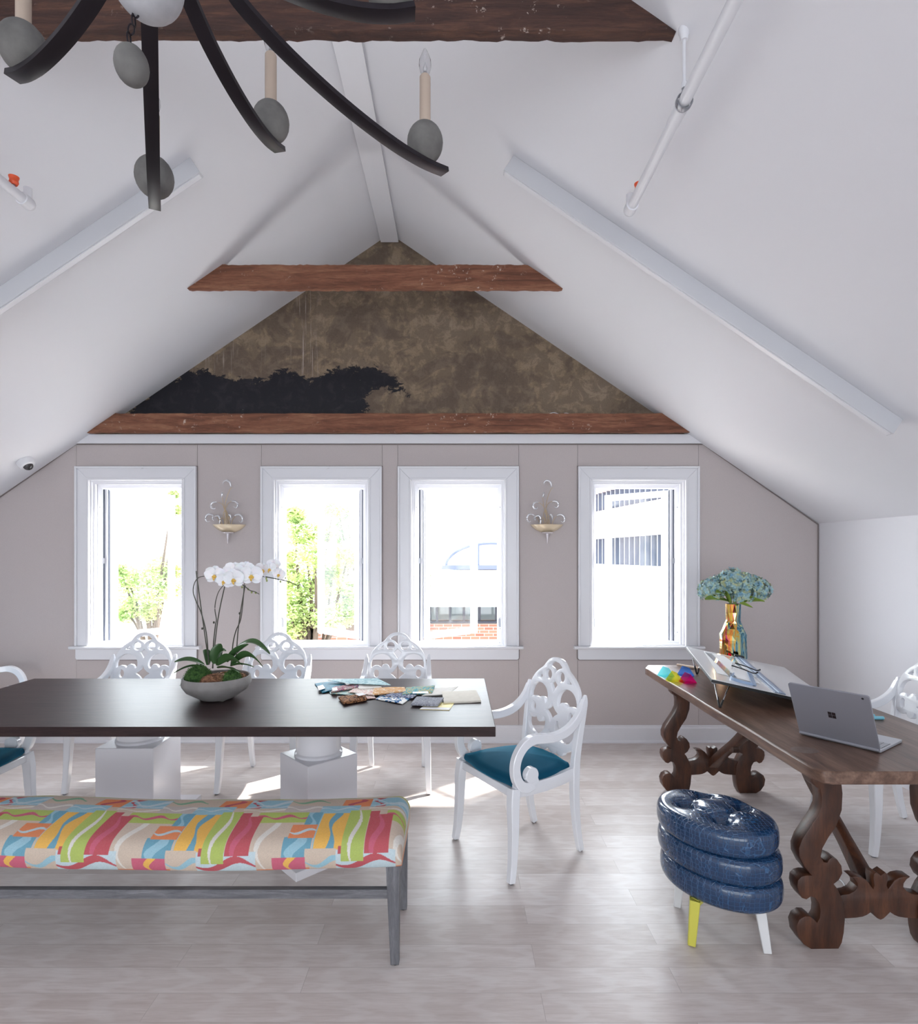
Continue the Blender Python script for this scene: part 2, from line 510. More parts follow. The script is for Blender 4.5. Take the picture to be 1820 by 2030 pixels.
def sdist(pts, poly):
    d = np.full(len(pts), 1e9); ins = np.zeros(len(pts), bool); n = len(poly)
    for i in range(n):
        a = poly[i]; b = poly[(i+1) % n]; e = b-a
        t = np.clip(((pts-a) @ e)/(e @ e), 0, 1)
        d = np.minimum(d, np.hypot(*(pts-a-t[:,None]*e).T))
        c = (a[1] > pts[:,1]) != (b[1] > pts[:,1])
        with np.errstate(divide='ignore', invalid='ignore'):
            ins ^= c & (pts[:,0] < (b[0]-a[0])*(pts[:,1]-a[1])/(b[1]-a[1])+a[0])
    return np.where(ins, d, -d)
at = me.attributes.new('paint', 'FLOAT', 'POINT'); at.data.foreach_set('value', sdist(co, paint).astype(np.float32))
def bump1(x, c, w): return np.exp(-((x-c)/w)**2)
pxx = co[:,0]*F/4.82+VX; pyy = VY-(co[:,1]-CH)*F/4.82
sk = bump1(pxx, 605, 22)*np.clip((pyy-560)/30, 0, 1)*np.clip((760-pyy)/20, 0, 1)*2.0 + bump1(pxx, 450, 60)*bump1(pyy, 715, 38)*1.2 + 0.10*bump1(pxx, 770, 200)
at = me.attributes.new('streak', 'FLOAT', 'POINT'); at.data.foreach_set('value', sk.astype(np.float32))
# block behind the gable so that it is a real wall
m = MB(); m.extr([(-3.3, 4.84, ZT-0.04), (2.2, 4.84, ZT-0.04), (ROOF_X, 4.84, ROOF_Z+0.05)], (0, 0.1, 0)); struct('wall_gable_core', m, M_ceiling, smooth=0)

# white ledge under the lowest beam, ridge box, thin seam piping, baseboards
m = MB(); m.extr([(-3.15, 4.775, 2.468), (2.045, 4.775, 2.468), (1.92, 4.775, 2.545), (-3.03, 4.775, 2.545)], (0, 0.044, 0)); struct('trim_1', m, M_trim, smooth=0, bevel=0.004)
m = MB(); m.box((ROOF_X, (YF+YB)/2+0.0, 4.20), (0.147, YB-YF, 0.126)); struct('trim_2', m, M_ceiling, smooth=0)
m = MB()
m.sweep([(-4.09, 4.793, roof(-4.09)-0.008), (-3.142, 4.793, ZT+0.002), (2.036, 4.793, ZT+0.002), (XR-0.006, 4.793, roof(XR)-0.008), (XR-0.006, 4.793, 0.15)], 0.005, up=(0,1,0)); struct('trim_3', m, M_cord)
def board(m, x0, x1, y, sgn):
    pass
m = MB(); m.extr([(XL, YB, 0), (XL, YB-0.016, 0), (XL, YB-0.016, 0.118), (XL, YB-0.010, 0.126), (XL, YB-0.010, 0.138), (XL, YB-0.004, 0.142), (XL, YB, 0.142)], (XR-XL, 0, 0))
m.extr([(XL, YB-0.016, 0), (XL, YB-0.028, 0), (XL, YB-0.028, 0.010), (XL, YB-0.016, 0.020)], (XR-XL, 0, 0)); struct('baseboard_back', m, M_trim, smooth=20)
m = MB(); m.extr([(XR, YF, 0), (XR-0.016, YF, 0), (XR-0.016, YF, 0.12), (XR-0.004, YF, 0.142), (XR, YF, 0.142)], (0, YB-YF, 0)); struct('baseboard_right', m, M_trim, smooth=20)
m = MB(); m.extr([(XL, YF, 0), (XL+0.016, YF, 0), (XL+0.016, YF, 0.12), (XL+0.004, YF, 0.142), (XL, YF, 0.142)], (0, YB-YF, 0)); struct('baseboard_left', m, M_trim, smooth=20)

# ------------------------------------------------------------------ windows
def frame_ring(m, x0, x1, z0, z1, w, y, dy, wb=None):
    wb = w if wb is None else wb
    for poly in ([(x0,z0),(x0+w,z0+wb),(x0+w,z1-w),(x0,z1)], [(x1,z0),(x1,z1),(x1-w,z1-w),(x1-w,z0+wb)], [(x0,z1),(x0+w,z1-w),(x1-w,z1-w),(x1,z1)]):
        m.extr([(x, y, z) for x, z in poly], (0, dy, 0))
    if wb: m.extr([(x, y, z) for x, z in [(x0,z0),(x1,z0),(x1-w,z0+wb),(x0+w,z0+wb)]], (0, dy, 0))
sash_dir = [(0.345, 0.40), (-0.44, 0.40), (0.46, 0.40), (-0.42, 0.42)]
hinge_right = [False, True, False, True]
for i, cx in enumerate(WCX):
    w = bpy.data.objects.new('window_%d' % (i+1), None); COL.objects.link(w); w.location = (cx, YB, 0.8); w['kind'] = 'structure'
    m = MB(); L, R = cx-0.5, cx+0.5
    frame_ring(m, L, R, HZ0+0.004, 2.28, 0.115, YB-0.020, 0.020, 0)
    frame_ring(m, L, R, HZ0+0.004, 2.28, 0.018, YB-0.034, 0.014, 0)
    frame_ring(m, L+0.095, R-0.095, HZ0+0.004, 2.185, 0.020, YB-0.028, 0.008, 0)
    obj('casing', m, M_trim, w, world=True, smooth=0, bevel=0.004)
    m = MB(); frame_ring(m, L-0.005, R+0.005, 0.69, 2.286, 0.006, YB-0.006, 0.005, 0); obj('piping', m, M_cord, w, world=True, smooth=0)
    m = MB(); frame_ring(m, cx-HW, cx+HW, HZ0, HZ1, 0.012, YB, 0.14)
    frame_ring(m, cx-HW+0.012, cx+HW-0.012, HZ0, HZ1-0.012, 0.016, YB+0.02, 0.02)
    obj('jamb', m, M_trim, w, world=True, smooth=0)
    m = MB(); frame_ring(m, cx-HW+0.012, cx+HW-0.012, HZ0+0.004, HZ1-0.012, 0.043, YB+0.075, 0.055, 0.028)
    obj('window_frame', m, M_frame, w, world=True, smooth=0, bevel=0.003)
    s = 1 if hinge_right[i] else -1
    m = MB(); xh = cx+s*0.330
    m.box((xh-s*0.004, YB+0.100, 1.463), (0.010, 0.035, 1.275)); m.box((xh-s*0.034, YB+0.112, 1.463), (0.006, 0.02, 1.275))
    obj('gasket', m, M_gasket, w, world=True, smooth=0)
    m = MB(); m.box((xh-s*0.019, YB+0.108, 1.463), (0.022, 0.03, 1.285)); obj('hinge_channel', m, M_frame, w, world=True, smooth=0)
    m = MB(); m.box((xh-s*0.006, YB+0.080, 1.50), (0.014, 0.012, 0.045)); m.box((cx-s*0.350, YB+0.070, 0.98), (0.012, 0.012, 0.07))
    for z in (0.93, 1.95, 1.02): m.ball((cx-s*0.352, YB+0.072, z), 0.004, 8)
    for z in (0.90, 1.95): m.ball((cx+s*0.352, YB+0.072, z), 0.004, 8)
    obj('latch', m, M_steel, w, world=True)
    # the open sash
    h = Vector((xh-s*0.036, YB+0.13, 0)); dv = Vector((sash_dir[i][0], sash_dir[i][1], 0)); ln = dv.length; u = dv.normalized(); nrm = Vector((-u.y, u.x, 0))
    z0, z1, fw = 0.838, 2.096, 0.052
    m = MB()
    def bar(a, b, za, zb, t=0.042):
        p = h+u*a; q = h+u*b
        m.extr([p-nrm*t/2+Vector((0,0,za)), q-nrm*t/2+Vector((0,0,za)), q-nrm*t/2+Vector((0,0,zb)), p-nrm*t/2+Vector((0,0,zb))], nrm*t)
    bar(0, fw, z0, z1); bar(ln-fw, ln, z0, z1); bar(fw, ln-fw, z0, z0+fw); bar(fw, ln-fw, z1-fw, z1)
    sash = obj('sash', m, M_frame, w, world=True, smooth=0, bevel=0.003)
    m = MB(); p = h+u*fw; q = h+u*(ln-fw)
    m.extr([p+Vector((0,0,z0+fw)), q+Vector((0,0,z0+fw)), q+Vector((0,0,z1-fw)), p+Vector((0,0,z1-fw))], nrm*0.005)
    obj('pane', m, M_glass, sash, world=True, smooth=0)
    m = MB()
    for a in (fw-0.003, ln-fw+0.003):
        q = h+u*a; m.sweep([q+Vector((0,0,z0+fw)), q+Vector((0,0,z1-fw))], 0.0022, n=6)
    obj('glazing_seal', m, M_steel, sash, world=True)
    m = MB(); m.sweep([h+u*0.02+Vector((0,0,z0-0.006)), h+u*(ln-0.08)+Vector((0,0,z0-0.006))], (0.012, 0.005)); obj('stay_arm', m, M_steel, w, world=True)
# stools and aprons: the two middle windows share one
for k, (a, b, par) in enumerate(((0, 0, 'window_1'), (1, 2, 'window_2'), (3, 3, 'window_4'))):
    L, R = WCX[a]-0.5, WCX[b]+0.5; w = bpy.data.objects[par]
    m = MB(); y = YB-0.05
    prof = [(YB+0.075, HZ0-0.022), (YB-0.040, HZ0-0.022), (YB-0.050, HZ0-0.014), (YB-0.052, HZ0-0.004), (YB-0.046, HZ0+0.004), (YB+0.075, HZ0+0.004)]
    m.extr([(L-0.036, yy, zz) for yy, zz in prof], (R-L+0.072, 0, 0)); obj('stool', m, M_trim, w, world=True, smooth=20)
    m = MB(); m.extr([(L+0.012, YB-0.018, 0.684), (R-0.012, YB-0.018, 0.684), (R, YB-0.018, 0.696), (R, YB-0.018, HZ0-0.022), (L, YB-0.018, HZ0-0.022), (L, YB-0.018, 0.696)], (0, 0.018, 0))
    obj('apron', m, M_trim, w, world=True, smooth=0, bevel=0.003)
    m = MB(); m.sweep([(L-0.003, YB-0.004, HZ0-0.02), (L-0.003, YB-0.004, 0.695), (L+0.012, YB-0.004, 0.681), (R-0.012, YB-0.004, 0.681), (R+0.003, YB-0.004, 0.695), (R+0.003, YB-0.004, HZ0-0.02)], 0.004, up=(0,1,0), n=6)
    obj('piping', m, M_cord, w, world=True)

# ------------------------------------------------------------------ exposed tie beams
M_beamdark = wood('dark_salvaged_timber', srgb(44, 28, 24), srgb(72, 46, 38), srgb(104, 70, 54), (1, 10, 10), 3.0, 0.75, 0.6, chips=srgb(180, 165, 155))
M_beam = wood('red_brown_salvaged_timber', srgb(84, 50, 36), srgb(130, 82, 60), srgb(160, 114, 86), (1, 9, 9), 2.6, 0.75, 0.5, chips=srgb(200, 180, 165))
def beam(yc, z0, z1, th, mat, label, margin=0.0):
    hb = (ROOF_Z-z0)/ROOF_S - margin; ht = (ROOF_Z-z1)/ROOF_S - margin
    m = MB(); n = 90
    rr = random.Random(int(yc*100))
    for face_y in (yc-th/2, yc+th/2):
        pass
    vs = []
    rows = 5
    jb = [rr.uniform(-0.004, 0.004) for _ in range(n+1)]; jt = [rr.uniform(-0.003, 0.003) for _ in range(n+1)]
    def pt(i, j, y):
        v = j/(rows-1); h = hb*(1-v)+ht*v
        z = z0+(z1-z0)*v + (jb[i] if j == 0 else 0) + (jt[i] if j == rows-1 else 0)
        return (ROOF_X-h+2*h*i/n, y+rr.uniform(-0.0012, 0.0012), z)
    for y in (yc-th/2, yc+th/2):
        for j in range(rows):
            for i in range(n+1): vs.append(pt(i, j, y))
    N = (n+1)*rows; fs = []
    for s in (0, 1):
        for j in range(rows-1):
            for i in range(n):
                a = s*N+j*(n+1)+i; q = (a, a+1, a+n+2, a+n+1); fs.append(q if s == 0 else tuple(reversed(q)))
    for i in range(n):
        fs.append((i, N+i, N+i+1, i+1)); a = (rows-1)*(n+1)+i; fs.append((a, a+1, N+a+1, N+a))
    for j in range(rows-1):
        a = j*(n+1); fs.append((a, a+n+1, N+a+n+1, N+a)); a += n; fs.append((a, N+a, N+a+n+1, a+n+1))
    m.add(vs, fs)
    return tag(obj('timber_beam', m, mat, smooth=25), label, 'beam', None)
beam(1.995, 3.335, 3.52, 0.042, M_beamdark, 'dark brown rough timber tie beam nearest the camera, behind the chandelier')
beam(3.945, 3.352, 3.514, 0.034, M_beam, 'short red-brown timber tie beam high under the ridge in front of the plaster gable')
beam(4.745, 2.548, 2.703, 0.035, M_beam, 'long red-brown timber beam on the white ledge above the four windows')
m = MB(); m.sweep(spline([(P(1085, 822, 4.74)), P(1098, 818, 4.76), P(1112, 822, 4.77), P(1122, 819, 4.77), P(1138, 823, 4.76)], 6), 0.003, n=6)
tag(obj('cable', m, M_lacquer), 'thin white cable loop lying on top of the long lowest timber beam', 'cable')

# ------------------------------------------------------------------ dining table and its pedestals
M_espresso = wood('espresso_table_veneer', srgb(38, 27, 28), srgb(52, 38, 38), srgb(66, 49, 47), (1, 12, 12), 4, 0.44, 0.05, 0.20)
M_pedestal = simple('white_pedestal_lacquer', srgb(236, 234, 238), 0.22)
t = thing('dining_table', 'long espresso-dark wooden dining table on white block pedestals', 'table', (-1.26, 3.185, 0))
m = MB(); m.box((-1.26, 3.185, 0.737), (2.88, 1.045, 0.046)); obj('tabletop', m, M_espresso, t, world=True, smooth=0, bevel=0.003)
m = MB(); m.box((-1.26, 3.185, 0.712), (2.4, 0.7, 0.006)); obj('underframe', m, M_espresso, t, world=True, smooth=0)
R45 = Matrix.Rotation(math.radians(44), 3, 'Z')
for (c, rot, lab) in (((-0.752, 3.165), R45, None), ((-1.855, 3.40), None, None)):
    m = MB(); m.box((c[0], c[1], 0.255), (0.30 if rot else 0.325, 0.30 if rot else 0.325, 0.430), rot)
    ped = obj('pedestal_block', m, M_pedestal, t, world=True, smooth=0, bevel=0.004)
    m = MB(); m.lathe([(0.128, 0.470), (0.128, 0.482), (0.120, 0.490), (0.120, 0.700), (0.128, 0.709)], (c[0], c[1], 0), 48)
    obj('pedestal_column', m, M_pedestal, t, world=True)
    m = MB(); m.box((c[0], c[1], 0.0215), (0.595 if rot else 0.5, 0.595 if rot else 0.5, 0.043), rot); obj('plinth', m, M_pedestal, t, world=True, smooth=0, bevel=0.003)

# ------------------------------------------------------------------ carved white armchairs
M_velvet = NT('teal_velvet')
vn = M_velvet.noise(M_velvet.coord(), 3.5, 3); vf = M_velvet.noise(M_velvet.coord(), 220, 2)
M_velvet.set(color=M_velvet.mix(srgb(0, 54, 76), srgb(8, 88, 120), vn), rough=0.75, sheen=0.9, spec=0.2, sheen_rough=0.4); M_velvet.b.inputs['Sheen Tint'].default_value = srgb(60, 160, 190); M_velvet.bump(vf, 0.1, 0.002); M_velvet = M_velvet.m

def arcpts(cx, cy, r, a0, a1, n=8, ry=None):
    ry = r if ry is None else ry
    return [(cx+r*math.cos(math.radians(a0+(a1-a0)*k/n)), cy+ry*math.sin(math.radians(a0+(a1-a0)*k/n))) for k in range(n+1)]
def back_panel_polys():
    top = [(0, .990), (.030, .986), (.058, .972), (.080, .950), (.098, .928), (.125, .910), (.155, .886), (.182, .853), (.198, .820), (.206, .780), (.209, .74), (.211, .70), (.210, .62)]
    bot = [(.205, .57), (.185, .535), (.150, .512), (.128, .505)] + arcpts(.098, .510, .030, -10, -150, 6) + arcpts(.040, .512, .034, -20, -150, 6) + [(0, .500)]
    right = [tuple(v) for v in spline([Vector((a, b, 0)) for a, b in top], 4)]
    right = [(p[0], p[1]) for p in right] + bot
    full = right + [(-x, z) for x, z in reversed(right[1:-1])]
    holes = []
    def sym(h): holes.append(h); holes.append([(-x, z) for x, z in h])
    def smooth_poly(pts, k=5): return [(v.x, v.y) for v in spline([Vector((a, b, 0)) for a, b in pts], k, True)]
    holes.append([(0, .966), (.028, .961), (.053, .944), (.050, .937), (.030, .930), (.014, .918), (0, .900), (-.014, .918), (-.030, .930), (-.050, .937), (-.053, .944), (-.028, .961)])
    sym(arcpts(.052, .889, .029, 0, 345, 23))
    sym([(.104, .896), (.110, .890), (.140, .868), (.136, .864), (.104, .864), (.100, .870)])
    holes.append([(0, .872), (.012, .857), (.030, .843), (.016, .824), (0, .796), (-.016, .824), (-.030, .843), (-.012, .857)])
    # big round-headed openings over the rosettes
    sym([(.192, .735), (.191, .775)] + arcpts(.115, .762, .075, 10, 170, 14, .072) + [(.040, .750), (.047, .733), (.0565, .728)] + arcpts(.088, .728, .030, 165, 40, 7, .032) + [(.118, .736)] + arcpts(.152, .722, .035, 150, 35, 7, .030))
    sym(arcpts(.153, .692, .019, 0, 345, 20, .028))
    holes.append([(0, .750), (.014, .722), (.030, .706), (.052, .692), (.030, .678), (.014, .662), (0, .634), (-.014, .662), (-.030, .678), (-.052, .692), (-.030, .706), (-.014, .722)])
    sym([(.190, .645), (.186, .600)] + arcpts(.115, .612, .073, -10, -170, 14, .062) + [(.040, .628), (.048, .652), (.060, .655)] + arcpts(.090, .650, .028, -165, -45, 7, .032) + [(.118, .644)] + arcpts(.150, .656, .033, -150, -40, 7, .026))
    holes.append([(0, .600), (.014, .580), (.020, .565), (.012, .548), (0, .535), (-.012, .548), (-.020, .565), (-.014, .580)])
    return [full] + holes

def make_chair(label):
    t = thing('armchair', label, 'chair', (0, 0, 0), 0, 'carved white armchairs with teal seats')
    rake = Vector((0, 0.13, 1)).normalized()
    z0 = 0.50; yb = 0.205
    # plate coordinates (x, z): shift so that z is measured along the rake
    M = mat_xz((0, yb-0.13*z0, 0), (1, 0, 0), rake)
    me = plate(back_panel_polys(), 0.028, 0.003, M); finish(me, 'backrest', M_lacquer, t, smooth=30)
    for s in (-1, 1):
        # front leg
        pts = spline([(s*.232, -.212, .436), (s*.238, -.222, .36), (s*.243, -.224, .24), (s*.247, -.232, .10), (s*.252, -.245, .006)], 4)
        m = MB(); m.sweep(pts, lerp_list([(.050, .050), (.048, .048), (.042, .042), (.036, .036), (.032, .032)], len(pts)), up=(0, 1, 0)); lg = obj('leg', m, M_lacquer, t, smooth=30)
        m = MB(); m.lathe([(.011, 0), (.012, .007)], (s*.252, -.245, 0), 12); obj('glide', m, M_steel, lg)
        # rear leg
        pts = spline([(s*.200, .205, .46), (s*.199, .203, .36), (s*.196, .210, .24), (s*.193, .228, .11), (s*.190, .252, .006)], 4)
        m = MB(); m.sweep(pts, lerp_list([(.040, .044), (.038, .044), (.036, .040), (.032, .034), (.029, .030)], len(pts)), up=(0, 1, 0)); lg = obj('leg', m, M_lacquer, t, smooth=30)
        m = MB(); m.lathe([(.011, 0), (.012, .007)], (s*.190, .252, 0), 12); obj('glide', m, M_steel, lg)
        # back post
        pts = spline([(s*.201, .203, .42), (s*.206, .206, .50), (s*.213, .222, .62), (s*.220, .238, .72), (s*.227, .246, .785), (s*.229, .250, .822)], 4)
        m = MB(); m.sweep(pts, lerp_list([(.036, .046), (.032, .044), (.030, .040), (.028, .036), (.026, .030), (.012, .012)], len(pts)), up=(0, 1, 0)); obj('back_post', m, M_lacquer, t, smooth=30)
        # scrolled arm
        path = [(.228, .242, .800), (.229, .215, .738), (.232, .170, .690), (.238, .110, .658), (.243, .030, .645), (.247, -.050, .652), (.250, -.110, .658), (.252, -.165, .640), (.253, -.205, .598),
                (.253, -.222, .545), (.251, -.214, .492), (.248, -.188, .452), (.246, -.150, .434), (.246, -.110, .442)]
        pts = spline([(s*x, y, z) for x, y, z in path], 5)
        m = MB(); m.sweep(pts, lerp_list([(.020, .024), (.034, .032), (.042, .034), (.044, .034), (.042, .034), (.043, .034), (.046, .034), (.046, .034), (.045, .034), (.044, .034), (.045, .034), (.046, .034), (.050, .034), (.044, .034)], len(pts)), up=(1, 0, 0.001))
        m2 = m; n = 20
        for k in (0,):
            c = (s*.247, -.124, .490); r = .038
            Mx = Matrix.Rotation(PI/2, 3, 'Y')
            m2.lathe([(r*0.92, -.018), (r, -.014), (r, .014), (r*0.92, .018)], c, 22, Mx)
        m2.sweep([(s*.247, -.118, .478), (s*.247, -.104, .444)], (.050, .034), up=(1, 0, 0.001))
        obj('arm', m, M_lacquer, t, smooth=30)
    m = MB()
    def rail(a, b, w=.026, h=.052): m.sweep([a, b], (w, h))
    fr = [(-.235, -.215), (.235, -.215), (.200, .205), (-.200, .205)]
    for k in range(4):
        a, b = fr[k], fr[(k+1) % 4]
        if k in (1, 3):
            mid = [(a[0]+(b[0]-a[0])*u, a[1]+(b[1]-a[1])*u, .424+.018*math.sin(PI*u)*0 - .014*math.sin(PI*u)) for u in (0, .25, .5, .75, 1)]
            m.sweep(mid, (.028, .060))
        else: rail((a[0], a[1], .412 if k == 0 else .424), (b[0], b[1], .412 if k == 0 else .424), .026, .040 if k == 0 else .052)
    obj('seat_frame', m, M_lacquer, t, smooth=30)
    # cushion
    def cus(u, v):
        a = 2*PI*u
        ca, sa = math.cos(a), math.sin(a)
        k = 1/max(abs(ca), abs(sa)); k = k*(1-0.10*(abs(ca)*abs(sa)*2)**4)
        px, py = ca*k, sa*k
        if v < 0.25: rr = 0.95+0.05*(v/0.25); z = .430+.014*(v/0.25)
        elif v < 0.5: rr = 1.0-0.03*((v-.25)/.25)**2; z = .444+.026*((v-.25)/.25)
        else:
            w = (v-.5)/.5; rr = .97*(1-w); z = .470+.036*(1-(1-w)**1.9)
        w0 = .246-.024*(py+1)
        return (px*rr*w0, py*rr*.222-.012, z)
    m = MB(); m.grid(cus, 64, 15, True); obj('seat_cushion', m, M_velvet, t, smooth=60)
    return t
ch0 = make_chair('white carved armchair with teal seat at the right end of the dining table')
ch0.location = (.335, 3.075, 0); ch0.rotation_euler.z = math.radians(-58.7)
for x, y, rz, lab in ((-2.285, 4.0, 0, 'white carved armchair behind the dining table below the leftmost window'),
                      (-1.300, 4.0, 0, 'white carved armchair behind the dining table, just right of the orchid bowl'),
                      (-0.430, 4.0, 0, 'white carved armchair behind the dining table, between the two middle windows'),
                      (-2.63, 3.03, 90, 'armchair at the left end of the dining table, cut off by the photo edge'),
                      (-3.62, 4.30, 90, 'white armchair in the far left corner with only its arm showing above the table'),
                      (2.385, 3.23, -90, 'white carved armchair tucked at the far side of the brown trestle desk')):
    c = copy_tree(ch0); c.location = (x, y, 0); c.rotation_euler.z = math.radians(rz); c['label'] = lab

# ------------------------------------------------------------------ patterned bench
M_greywood = wood('grey_cerused_wood', srgb(82, 82, 86), srgb(108, 108, 112), srgb(134, 134, 138), (9, 9, 1), 6, 0.5, 0.25)
M_greywoodx = wood('grey_cerused_rail_wood', srgb(82, 82, 86), srgb(108, 108, 112), srgb(134, 134, 138), (1, 9, 9), 6, 0.5, 0.25)
BX0, BX1, BY0, BY1 = -2.30, -0.205, 2.165, 2.575
t = thing('upholstered_bench', 'long bench with colourful patchwork wave fabric and grey wooden legs', 'bench', ((BX0+BX1)/2, (BY0+BY1)/2, 0))
for x in (BX0+.03, BX1-.035):
    for y in (BY0+.035, BY1-.035):
        pts = [(x+(.012 if x > -1 else -.012), y, .40), (x+(.006 if x > -1 else -.006), y, .004)]
        m = MB()
        a, b = .026, .016
        cx = x; o = (.012 if x > -1 else -.012)
        v = [(cx-a, y-a, .40), (cx+a, y-a, .40), (cx+a, y+a, .40), (cx-a, y+a, .40)]
        w = [(cx+o*.6-b, y-b+.002, .004), (cx+o*.6+b, y-b+.002, .004), (cx+o*.6+b, y+b, .004), (cx+o*.6-b, y+b, .004)]
        m.add(v+w, [(0,1,2,3), (7,6,5,4), (0,4,5,1), (1,5,6,2), (2,6,7,3), (3,7,4,0)])
        lg = obj('leg', m, M_greywood, t, world=True, smooth=0, bevel=.0015)
        m = MB(); m.lathe([(.010, 0), (.012, .006)], (cx+o*.6, y, 0), 12); obj('foot_glide', m, M_blackplastic, lg, world=True)
for y in (BY0+.035, ):
    m = MB(); m.box(((BX0+BX1)/2, y, .270), (BX1-BX0-.11, .026, .034)); obj('stretcher', m, M_greywoodx, t, world=True, smooth=0, bevel=.0015)
for x in (BX0+.03, BX1-.035):
    m = MB(); m.box((x, (BY0+BY1)/2, .270), (.026, BY1-BY0-.115, .034)); obj('side_stretcher', m, M_greywood, t, world=True, smooth=0, bevel=.0015)
m = MB(); m.box(((BX0+BX1)/2, (BY0+BY1)/2, .385), (BX1-BX0-.06, BY1-BY0-.06, .03)); obj('seat_board', m, M_greywoodx, t, world=True, smooth=0)

# upholstery: closed loop profile swept along the bench, with rounded ends; colours of the woven print stored per point
def bench_uv():
    nu, nv = 900, 330
    W = BY1-BY0; 
    # profile (y, z) front-bottom -> front -> top -> back -> bottom, by arc length
    prof = spline([Vector((y, z, 0)) for y, z in [(BY0+.012, .383), (BY0+.000, .392), (BY0-.012, .420), (BY0-.012, .455), (BY0+.008, .484), (BY0+.045, .500), (BY0+.12, .512), ((BY0+BY1)/2, .517), (BY1-.12, .510), (BY1-.04, .497), (BY1-.004, .478), (BY1+.012, .45), (BY1+.010, .42), (BY1, .392), (BY1-.012, .383)]], 24)
    L = [0.0]
    for a, b in zip(prof[:-1], prof[1:]): L.append(L[-1]+(b-a).length)
    L = np.array(L); py = np.array([p.x for p in prof]); pz = np.array([p.y for p in prof])
    s = np.linspace(0, L[-1], nv); yy = np.interp(s, L, py); zz = np.interp(s, L, pz)
    xx = np.linspace(BX0, BX1, nu)
    X, S = np.meshgrid(xx, s); Y = np.repeat(yy[:,None], nu, 1); Z = np.repeat(zz[:,None], nu, 1)
    # rounded ends: pull in z and y close to the ends
    de = np.minimum(X-BX0, BX1-X); k = np.clip(de/.055, 0, 1); r = np.sqrt(np.clip(1-(1-k)**2, 0, 1))
    zc = .415; Z2 = np.where(Z > zc, zc+(Z-zc)*(0.30+0.70*r), Z)
    yc = (BY0+BY1)/2; Y2 = yc+(Y-yc)*(0.955+0.045*r)
    sag = .020*np.clip(1-((X+.98)/.80)**2, 0, 1)
    Z2 = Z2-sag*0.9
    Z2 += .0015*np.sin(X*9+S*7)
    return X, S, Y2, Z2, nu, nv
X, S, Yb, Zb, nu, nv = bench_uv()
def c3(r, g, b): return np.array(srgb(r, g, b)[:3])
BEIGE, LIME, RED, PINK, PALE, SKY, TEAL, ORG, YEL, WHT, GRN, GREY = (c3(212,190,168), c3(176,196,70), c3(192,36,56), c3(206,66,104), c3(198,218,224), c3(146,196,212), c3(86,158,182), c3(236,128,52), c3(246,184,44), c3(232,226,216), c3(120,176,134), c3(200,188,180))
per = .519; SCL = .00043
U = np.mod((X-(-0.234-0.0516+.0)+per*10 - .0), per)     # 0 = left edge of a red-wave patch
x_edge = (410+1140/4.44-VX)*2.17/F                       # where one such patch starts on the front face
U = np.mod(X-x_edge+20*per, per)/SCL                     # in drawing units, 0..1207
V = S-.006
col = np.empty(X.shape+(3,)); col[:] = BEIGE
PU = per/SCL
def patch(u0, u1, v0, v1, c, waves=()):
    for off in (-PU, 0, PU):
        ua, ub = u0+off, u1+off
        mk = (U >= ua) & (U < ub) & (V >= v0) & (V < v1)
        if not mk.any(): continue
        col[mk] = c
        for w in waves:
            orient, pos, amp, cyc, ph, wid, wcol = w
            fu = (U-ua)/(ub-ua); fv = (V-v0)/(v1-v0)
            if orient == 'h':
                ctr = pos+amp*np.sin(2*PI*(fu*cyc)+ph); hw = wid*(1+.6*np.sin(2*PI*fu*cyc*.9+ph+1.7)); d = np.abs(fv-ctr)
            else:
                ctr = pos+amp*np.sin(2*PI*(fv*cyc)+ph); hw = wid*(1+.6*np.sin(2*PI*fv*cyc*.9+ph+1.7)); d = np.abs(fu-ctr)
            mm = mk & (d < hw)
            col[mm] = wcol
patch(0, PU, .45, .62, c3(216,200,176), [('h', .3, .12, 2, 0, .06, LIME), ('h', .75, .1, 3, 1, .05, PINK)])
patch(620, 1010, .385, .47, BEIGE, [('h', .5, .22, 1.3, 2.4, .13, GRN)])
patch(210, 620, .345, .455, SKY, [('v', .20, .10, 1.0, 0.4, .07, RED), ('h', .5, .30, 1.1, 1.0, .12, PALE), ('h', .2, .1, 1.6, 3.0, .05, PALE)])
patch(-60, 215, .350, .450, ORG, [('v', .5, .22, .9, 3.3, .10, RED)])
patch(620, 960, .300, .375, GREY, [('h', .55, .22, 1.2, 1.2, .10, WHT)])
patch(215, 620, .300, .345, BEIGE, [('h', .5, .2, 1.0, 1.2, .12, WHT)])
patch(960, 1330, .290, .368, SKY, [('h', .55, .14, 1.6, 0.5, .07, PALE)])
patch(450, 745, .0, .235, BEIGE, [('v', .42, .20, .85, 2.6, .07, WHT)])
patch(400, 870, .222, .302, LIME, [('h', .5, .13, 1.9, .2, .10, PINK)])
patch(870, 1015, .205, .300, TEAL, [('v', .35, .22, .7, 1.0, .16, SKY)])
patch(740, 985, .056, .135, TEAL, [('v', .45, .20, .7, 4.0, .15, SKY)])
patch(768, 1000, .130, .208, ORG, [('h', .45, .16, .9, 3.4, .07, PALE)])
patch(1000, 1020, .085, .30, SKY)
patch(1008, PU+60, .085, .290, YEL, [('v', .50, .09, 1.1, .5, .095, TEAL)])
patch(940, PU, .006, .090, BEIGE, [('h', .38, .22, .8, 2.9, .10, SKY)])
patch(655, 942, .0, .060, PINK, [('v', .55, .12, .6, 2.9, .08, YEL)])
patch(515, 660, .0, .010, ORG); patch(942, 975, .0, .014, ORG)
patch(0, 518, .0, .083, PALE, [('h', .42, .26, 1.0, 3.5, .13, RED)])
patch(18, 50, .070, .098, RED)
patch(245, 455, .070, .270, RED, [('v', .45, .16, .9, 4.2, .10, PINK)])
